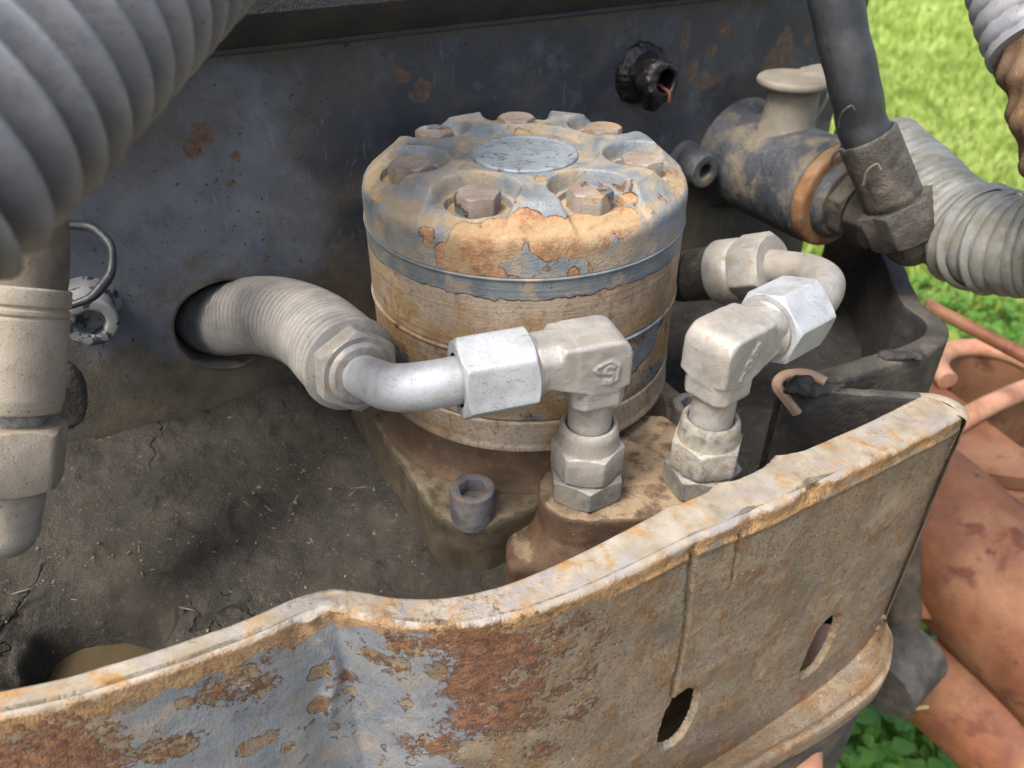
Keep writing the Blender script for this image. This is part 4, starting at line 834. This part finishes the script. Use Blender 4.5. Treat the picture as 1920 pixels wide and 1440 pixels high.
# black hose coming down onto the adapter
jn = at(1692, 415, 42.0); ja = unit(at(1630, 265, 40.5) - jn)
h3 = thing('hydraulic_hose', 'smooth black rubber hose dropping steeply to a dark crimped end', 'hose', jn)
part('elbow', sweep([P0 + PX * 11.2, P0 + PX * 12.6 + [0, 0, -.1], jn - ja * 1.2, jn - ja * .2], 1.35, .15, 40), M['darksteel'], h3, 40)
part('hose_nut', hexnut(jn - ja * .9, ja, 3.4, 2.1, .8, turn=.3), M['darksteel'], h3, 28)
part('ferrule', lathe(jn, ja, rounded([(.9, 1.0), (1.35, 1.1), (1.45, 1.5), (1.45, 4.9), (1.38, 5.05), (1.2, 5.0), (1.15, 4.8)], .08), 72), M['darksteel'], h3, 35)
kp = jn + ja * 4.6
part('rubber_hose', sweep([kp, jn + ja * 5.8, at(1602, 160, 39.2), at(1576, 50, 38.2), at(1560, -60, 37.2), at(1556, -260, 36)], lambda s, t: 1.2 + .02 * np.sin(s * 3 + t), .2, 56), M['rubber'], h3, 60)
for x, y, d, r, sd in ((1592, 208, 38.2, .28, 1), (1575, 285, 39.5, .22, 2), (1640, 318, 39.2, .3, 3)):
    c = at(x, y, d); aa = np.array([rng.normal(), rng.normal(), rng.normal()]); P_ = [c + np.array([math.cos(k * 1.3) * r, .1 * k, math.sin(k * 1.3) * r * 1.5 - .2 * k]) for k in range(4)]
    part('torn_shred', sweep(P_, .07, .05, 8), M['rubber'] if sd < 3 else M['sandy'], h3)
# ribbed hoses at the right
h4 = thing('corrugated_hose', 'mossy pale ribbed hose sagging to the right edge above the lawn', 'hose', at(1920, 465, 37))
g4 = [at(1650, 290, 46), at(1710, 345, 44.3), at(1770, 405, 42.5), at(1840, 445, 40.5), at(1930, 465, 38.5), at(2100, 450, 36), at(2700, 300, 31)]
part('guard', sweep(g4, ribs(2.42, .16, .52, True, .5, .03), .06, 64), M['guard_dirty'], h4, 70)
part('fold_ring', sweep([at(1818, 436, 41.2), at(1836, 445, 40.7), at(1852, 449, 40.2)], lambda s, t: 2.6 + .12 * np.sin(s * 9), .06, 64, False), M['guard_dirty'], h4, 70)
part('second_fold_ring', sweep([at(1868, 455, 39.9), at(1884, 458, 39.5)], lambda s, t: 2.56 + .1 * np.sin(s * 9), .06, 64, False), M['guard_dirty'], h4, 70)
h5 = thing('corrugated_hose', 'grey ribbed hose in the upper right corner over the lawn', 'hose', at(1910, 60, 33))
g5 = [at(1880, -140, 34), at(1890, -60, 33.6), at(1912, 20, 33), at(1940, 90, 32.4)]
part('guard', sweep(g5, ribs(1.75, .22, .75, True, .5), .06, 56), M['guard_grey'], h5, 70)
part('torn_end', sweep([at(1936, 80, 32.5), at(1962, 150, 32), at(1990, 260, 31.5), at(2080, 520, 30.5), at(2300, 900, 30)], lambda s, t: 1.45 + .12 * np.sin(3 * t + s * 3) + .08 * np.sin(7 * t - s * 5), .1, 40), M['neck'], h5, 60)
# big ribbed hose close to the lens at the upper left
h6 = thing('corrugated_hose', 'large grey ribbed hose crossing the upper left corner close up', 'hose', at(200, 50, 18.5))
g6 = [at(620, -420, 26.5), at(430, -270, 23.6), at(255, -118, 20.4), at(100, 16, 18.2), at(-52, 155, 16.6), at(-220, 300, 15.2), at(-420, 500, 14.2)]
part('guard', sweep(g6, ribs(2.98, 1.7, .92, True, .5, 0, .54), .045, 72), M['guard_grey'], h6, 70)
# hose end at the left
h7 = thing('hydraulic_hose', 'sand coloured crimped hose end with big hex nut at the left edge', 'hose', at(20, 980, 29))
A0, A1, A2, A3 = at(22, 300, 27.5), at(14, 535, 27.6), at(2, 768, 27.9), at(-8, 915, 28.3); hd7 = unit(A2 - A1); nd7 = unit(A3 - A2)
part('rubber_hose', sweep([at(40, 60, 27.6), at(34, 180, 27.5), A0, A1 + hd7 * .6], lambda s, t: 1.85 + .03 * np.sin(s * 2 + 3 * t), .2, 56), M['sandy'], h7, 60)
LL = np.linalg.norm(A2 - A1)
part('ferrule', lathe(A1, hd7, rounded([(1.7, .3), (1.86, -.02), (1.98, .05), (1.98, .62), (1.9, .66), (1.9, .74), (1.98, .78), (1.98, .95), (1.9, 1.0), (1.96, 1.1), (1.93, LL - .5), (1.8, LL), (1.4, LL + .05)], .05), 80), M['taupe'], h7, 30)
part('neck', lathe(A2, hd7, [(1.3, -.1), (1.42, .25), (1.3, .7)], 64), M['zinc3'], h7, 35)
part('hose_nut', hexnut(A2 + nd7 * .35, nd7, 3.9, 2.3, 1.0, turn=.42, p=40), M['taupe'], h7, 28)
part('adapter', lathe(A3 - nd7 * .2, nd7, rounded([(1.0, 0), (1.56, .05), (1.6, .3), (1.52, .9), (1.46, 1.9), (1.34, 2.2), (1.1, 2.5), (.3, 2.6)], .1), 64), M['taupe'], h7, 35)
rg = thing('rubber_ring', 'worn dark rubber ring hanging beside the sand coloured hose end', 'ring', at(140, 500, 34))
cr = at(128, 497, 34.2); cx_, cy_ = unit(RT), unit(UP * .95 + FW * .3)
part('loop', sweep([cr + cx_ * 1.88 * math.cos(a) + cy_ * 1.92 * math.sin(a) for a in np.linspace(-2.6, 2.9, 40)], lambda s, t: .19 + .03 * np.sin(s * 2) + .02 * np.sin(5 * s + t), .1, 20), M['rubber'], rg, 60)
tb = thing('steel_tab', 'dark chipped steel tab behind the big hex nut at left', 'tab', at(125, 860, 33))
T0 = at(112, 760, 34.0)
part('tab', nets(lambda p: smax(scap(p, at(95, 640, 34.5), at(128, 830, 33.2), 1.0) + fbm(p * 1.1, 3) * .25, np.abs((p - T0) @ WN) - .5, .2), T0 - 4.5, T0 + 4.5, .14), M['darksteel'], tb, 50)
ol_ = thing('hook_strip', 'peach painted bent strip hooked behind the black lump in the notch', 'strip', on_level(1485, 760, -10.96))
o0 = on_level(1500, 768, -11.15); part('strip', sweep([on_level(1548, 716, -9.6), on_level(1512, 701, -9.5), on_level(1472, 704, -9.6), on_level(1457, 722, -9.9), on_level(1474, 748, -10.5), on_level(1494, 774, -11.2)], lambda s, t: .17 + .1 * np.abs(np.cos(t)), .1, 20), M['peach'], ol_, 60)

# ------------------------------------------------------------------ orange linkage beyond the bracket
og = thing('orange_linkage', 'faded orange painted machine linkage with tube and cups beside the bracket', 'linkage', on_level(1830, 1100, -60))
def plank(name, a, b, wv, tv):
    a, b, wv, tv = map(np.asarray, (a, b, wv, tv)); P = np.array([a, b, b + wv, a + wv, a + tv, b + tv, b + wv + tv, a + wv + tv], float)
    bm = bmesh.new(); vs = [bm.verts.new(p) for p in P]
    for f_ in ([0, 3, 2, 1], [4, 5, 6, 7], [0, 1, 5, 4], [1, 2, 6, 5], [2, 3, 7, 6], [3, 0, 4, 7]): bm.faces.new([vs[i] for i in f_])
    bmesh.ops.bevel(bm, geom=list(bm.edges), offset=.35, segments=3, affect='EDGES', profile=.5); bm.verts.index_update()
    r = (np.array([v.co[:] for v in bm.verts]), [[v.index for v in f_.verts] for f_ in bm.faces]); bm.free(); return part(name, r, M['orange'], og, 40)
def cup(name, c, r, h, t, a0, a1):
    n = 60; f_ = np.radians(np.linspace(a0, a1, n)); ring = np.stack([np.cos(f_), np.sin(f_), 0 * f_], -1); up = np.array([0, 0, 1.0])
    R = [c + ring * (r - t) - up * h, c + ring * (r - t) - up * .3, c + ring * (r - t + .3), c + ring * (r - .3), c + ring * r - up * .3, c + ring * r - up * h, c + ring * (r - t) - up * h]
    return part(name, (np.concatenate(R), grid_faces(len(R), n)), M['orange'], og, 40)
DO = at(1850, 720, 62)
def ring3(p0, p1, p2):
    a, b, c = [np.asarray(p)[:2] for p in (p0, p1, p2)]; A = 2 * np.array([b - a, c - a]); o = np.linalg.solve(A, [b @ b - a @ a, c @ c - a @ a]); return o, np.linalg.norm(a - o)
def slab(name, pts, z, t):
    P = [on_level(x, y, z) for x, y in pts]; n = len(P); c = sum(P) / n; R = [[p - [0, 0, t] for p in P], [p - [0, 0, .35] for p in P], [p + (c - p) / np.linalg.norm(c - p) * .35 for p in P]]
    F = [list(q) for q in grid_faces(3, n, True)] + [list(range(2 * n, 3 * n)), list(range(n))[::-1]]; return part(name, (np.array(R).reshape(-1, 3), F), M['orange'], og, 40)
for nm, px3, z, a0, a1 in (('rear_cup', ((1745, 690), (1838, 648), (1925, 672)), -31.0, 10, 190), ('front_cup', ((1806, 772), (1862, 744), (1935, 716)), -31.4, 60, 200)):
    o, rad = ring3(*[on_level(x, y, z) for x, y in px3]); cup(nm, np.array([o[0], o[1], z]), rad, 7, 1.4, a0, a1); part('cup_rim', sweep([np.array([o[0] + (rad - .7) * math.cos(a), o[1] + (rad - .7) * math.sin(a), z + .1]) for a in np.radians(np.linspace(a0, a1, 40))], lambda s, t: .8 + .15 * np.abs(np.cos(t)), .5, 20), M['worn'], og, 60)
plank('top_bar', at(1735, 566, 72), at(1960, 684, 66), [0, 0, -1.0], [.6, 1.2, 0])
slab('gusset', [(1738, 700), (1800, 745), (1850, 785), (1960, 870), (1960, 895), (1900, 888), (1765, 868), (1742, 850)], -31.8, 1.6)
slab('lower_flange', [(1780, 896), (1960, 896), (1960, 940), (1920, 935), (1800, 932)], -33.6, 3.0)
part('boom_tube', sweep([at(1690, 935, 67), at(1740, 978, 65.6), at(1827, 1062, 63), at(2000, 1230, 59), at(2300, 1520, 53), at(3000, 2200, 46)], 5.9, 1, 64), M['orange'], og, 60)
part('casting', sweep([at(1690, 905, 66), at(1700, 980, 65), at(1706, 1060, 64), at(1706, 1150, 63.5)], lambda s, t: 3.4 - .08 * s, .8, 40), M['orange'], og, 60)
part('side_post', sweep([at(1690, 1000, 60), at(1692, 1120, 60), at(1690, 1230, 60), at(1680, 1330, 60)], lambda s, t: 1.3 + .0 * t, .6, 32), M['flange'], og, 60)
part('lower_tube', sweep([at(1735, 1250, 66), at(1830, 1330, 63), at(1960, 1450, 60)], 4.2, 1, 48), M['orange'], og, 60)
part('pin_boss', sweep([at(1650, 1290, 56), at(1715, 1220, 58)], 2.4, .6, 40), M['inner'], og, 50)
scene.cycles.use_denoising = True; scene.cycles.use_adaptive_sampling = True; scene.cycles.adaptive_threshold = .02; scene.cycles.max_bounces = 5; scene.cycles.diffuse_bounces = 3; scene.cycles.glossy_bounces = 2; scene.cycles.transmission_bounces = 2; scene.cycles.caustics_reflective = False; scene.cycles.caustics_refractive = False
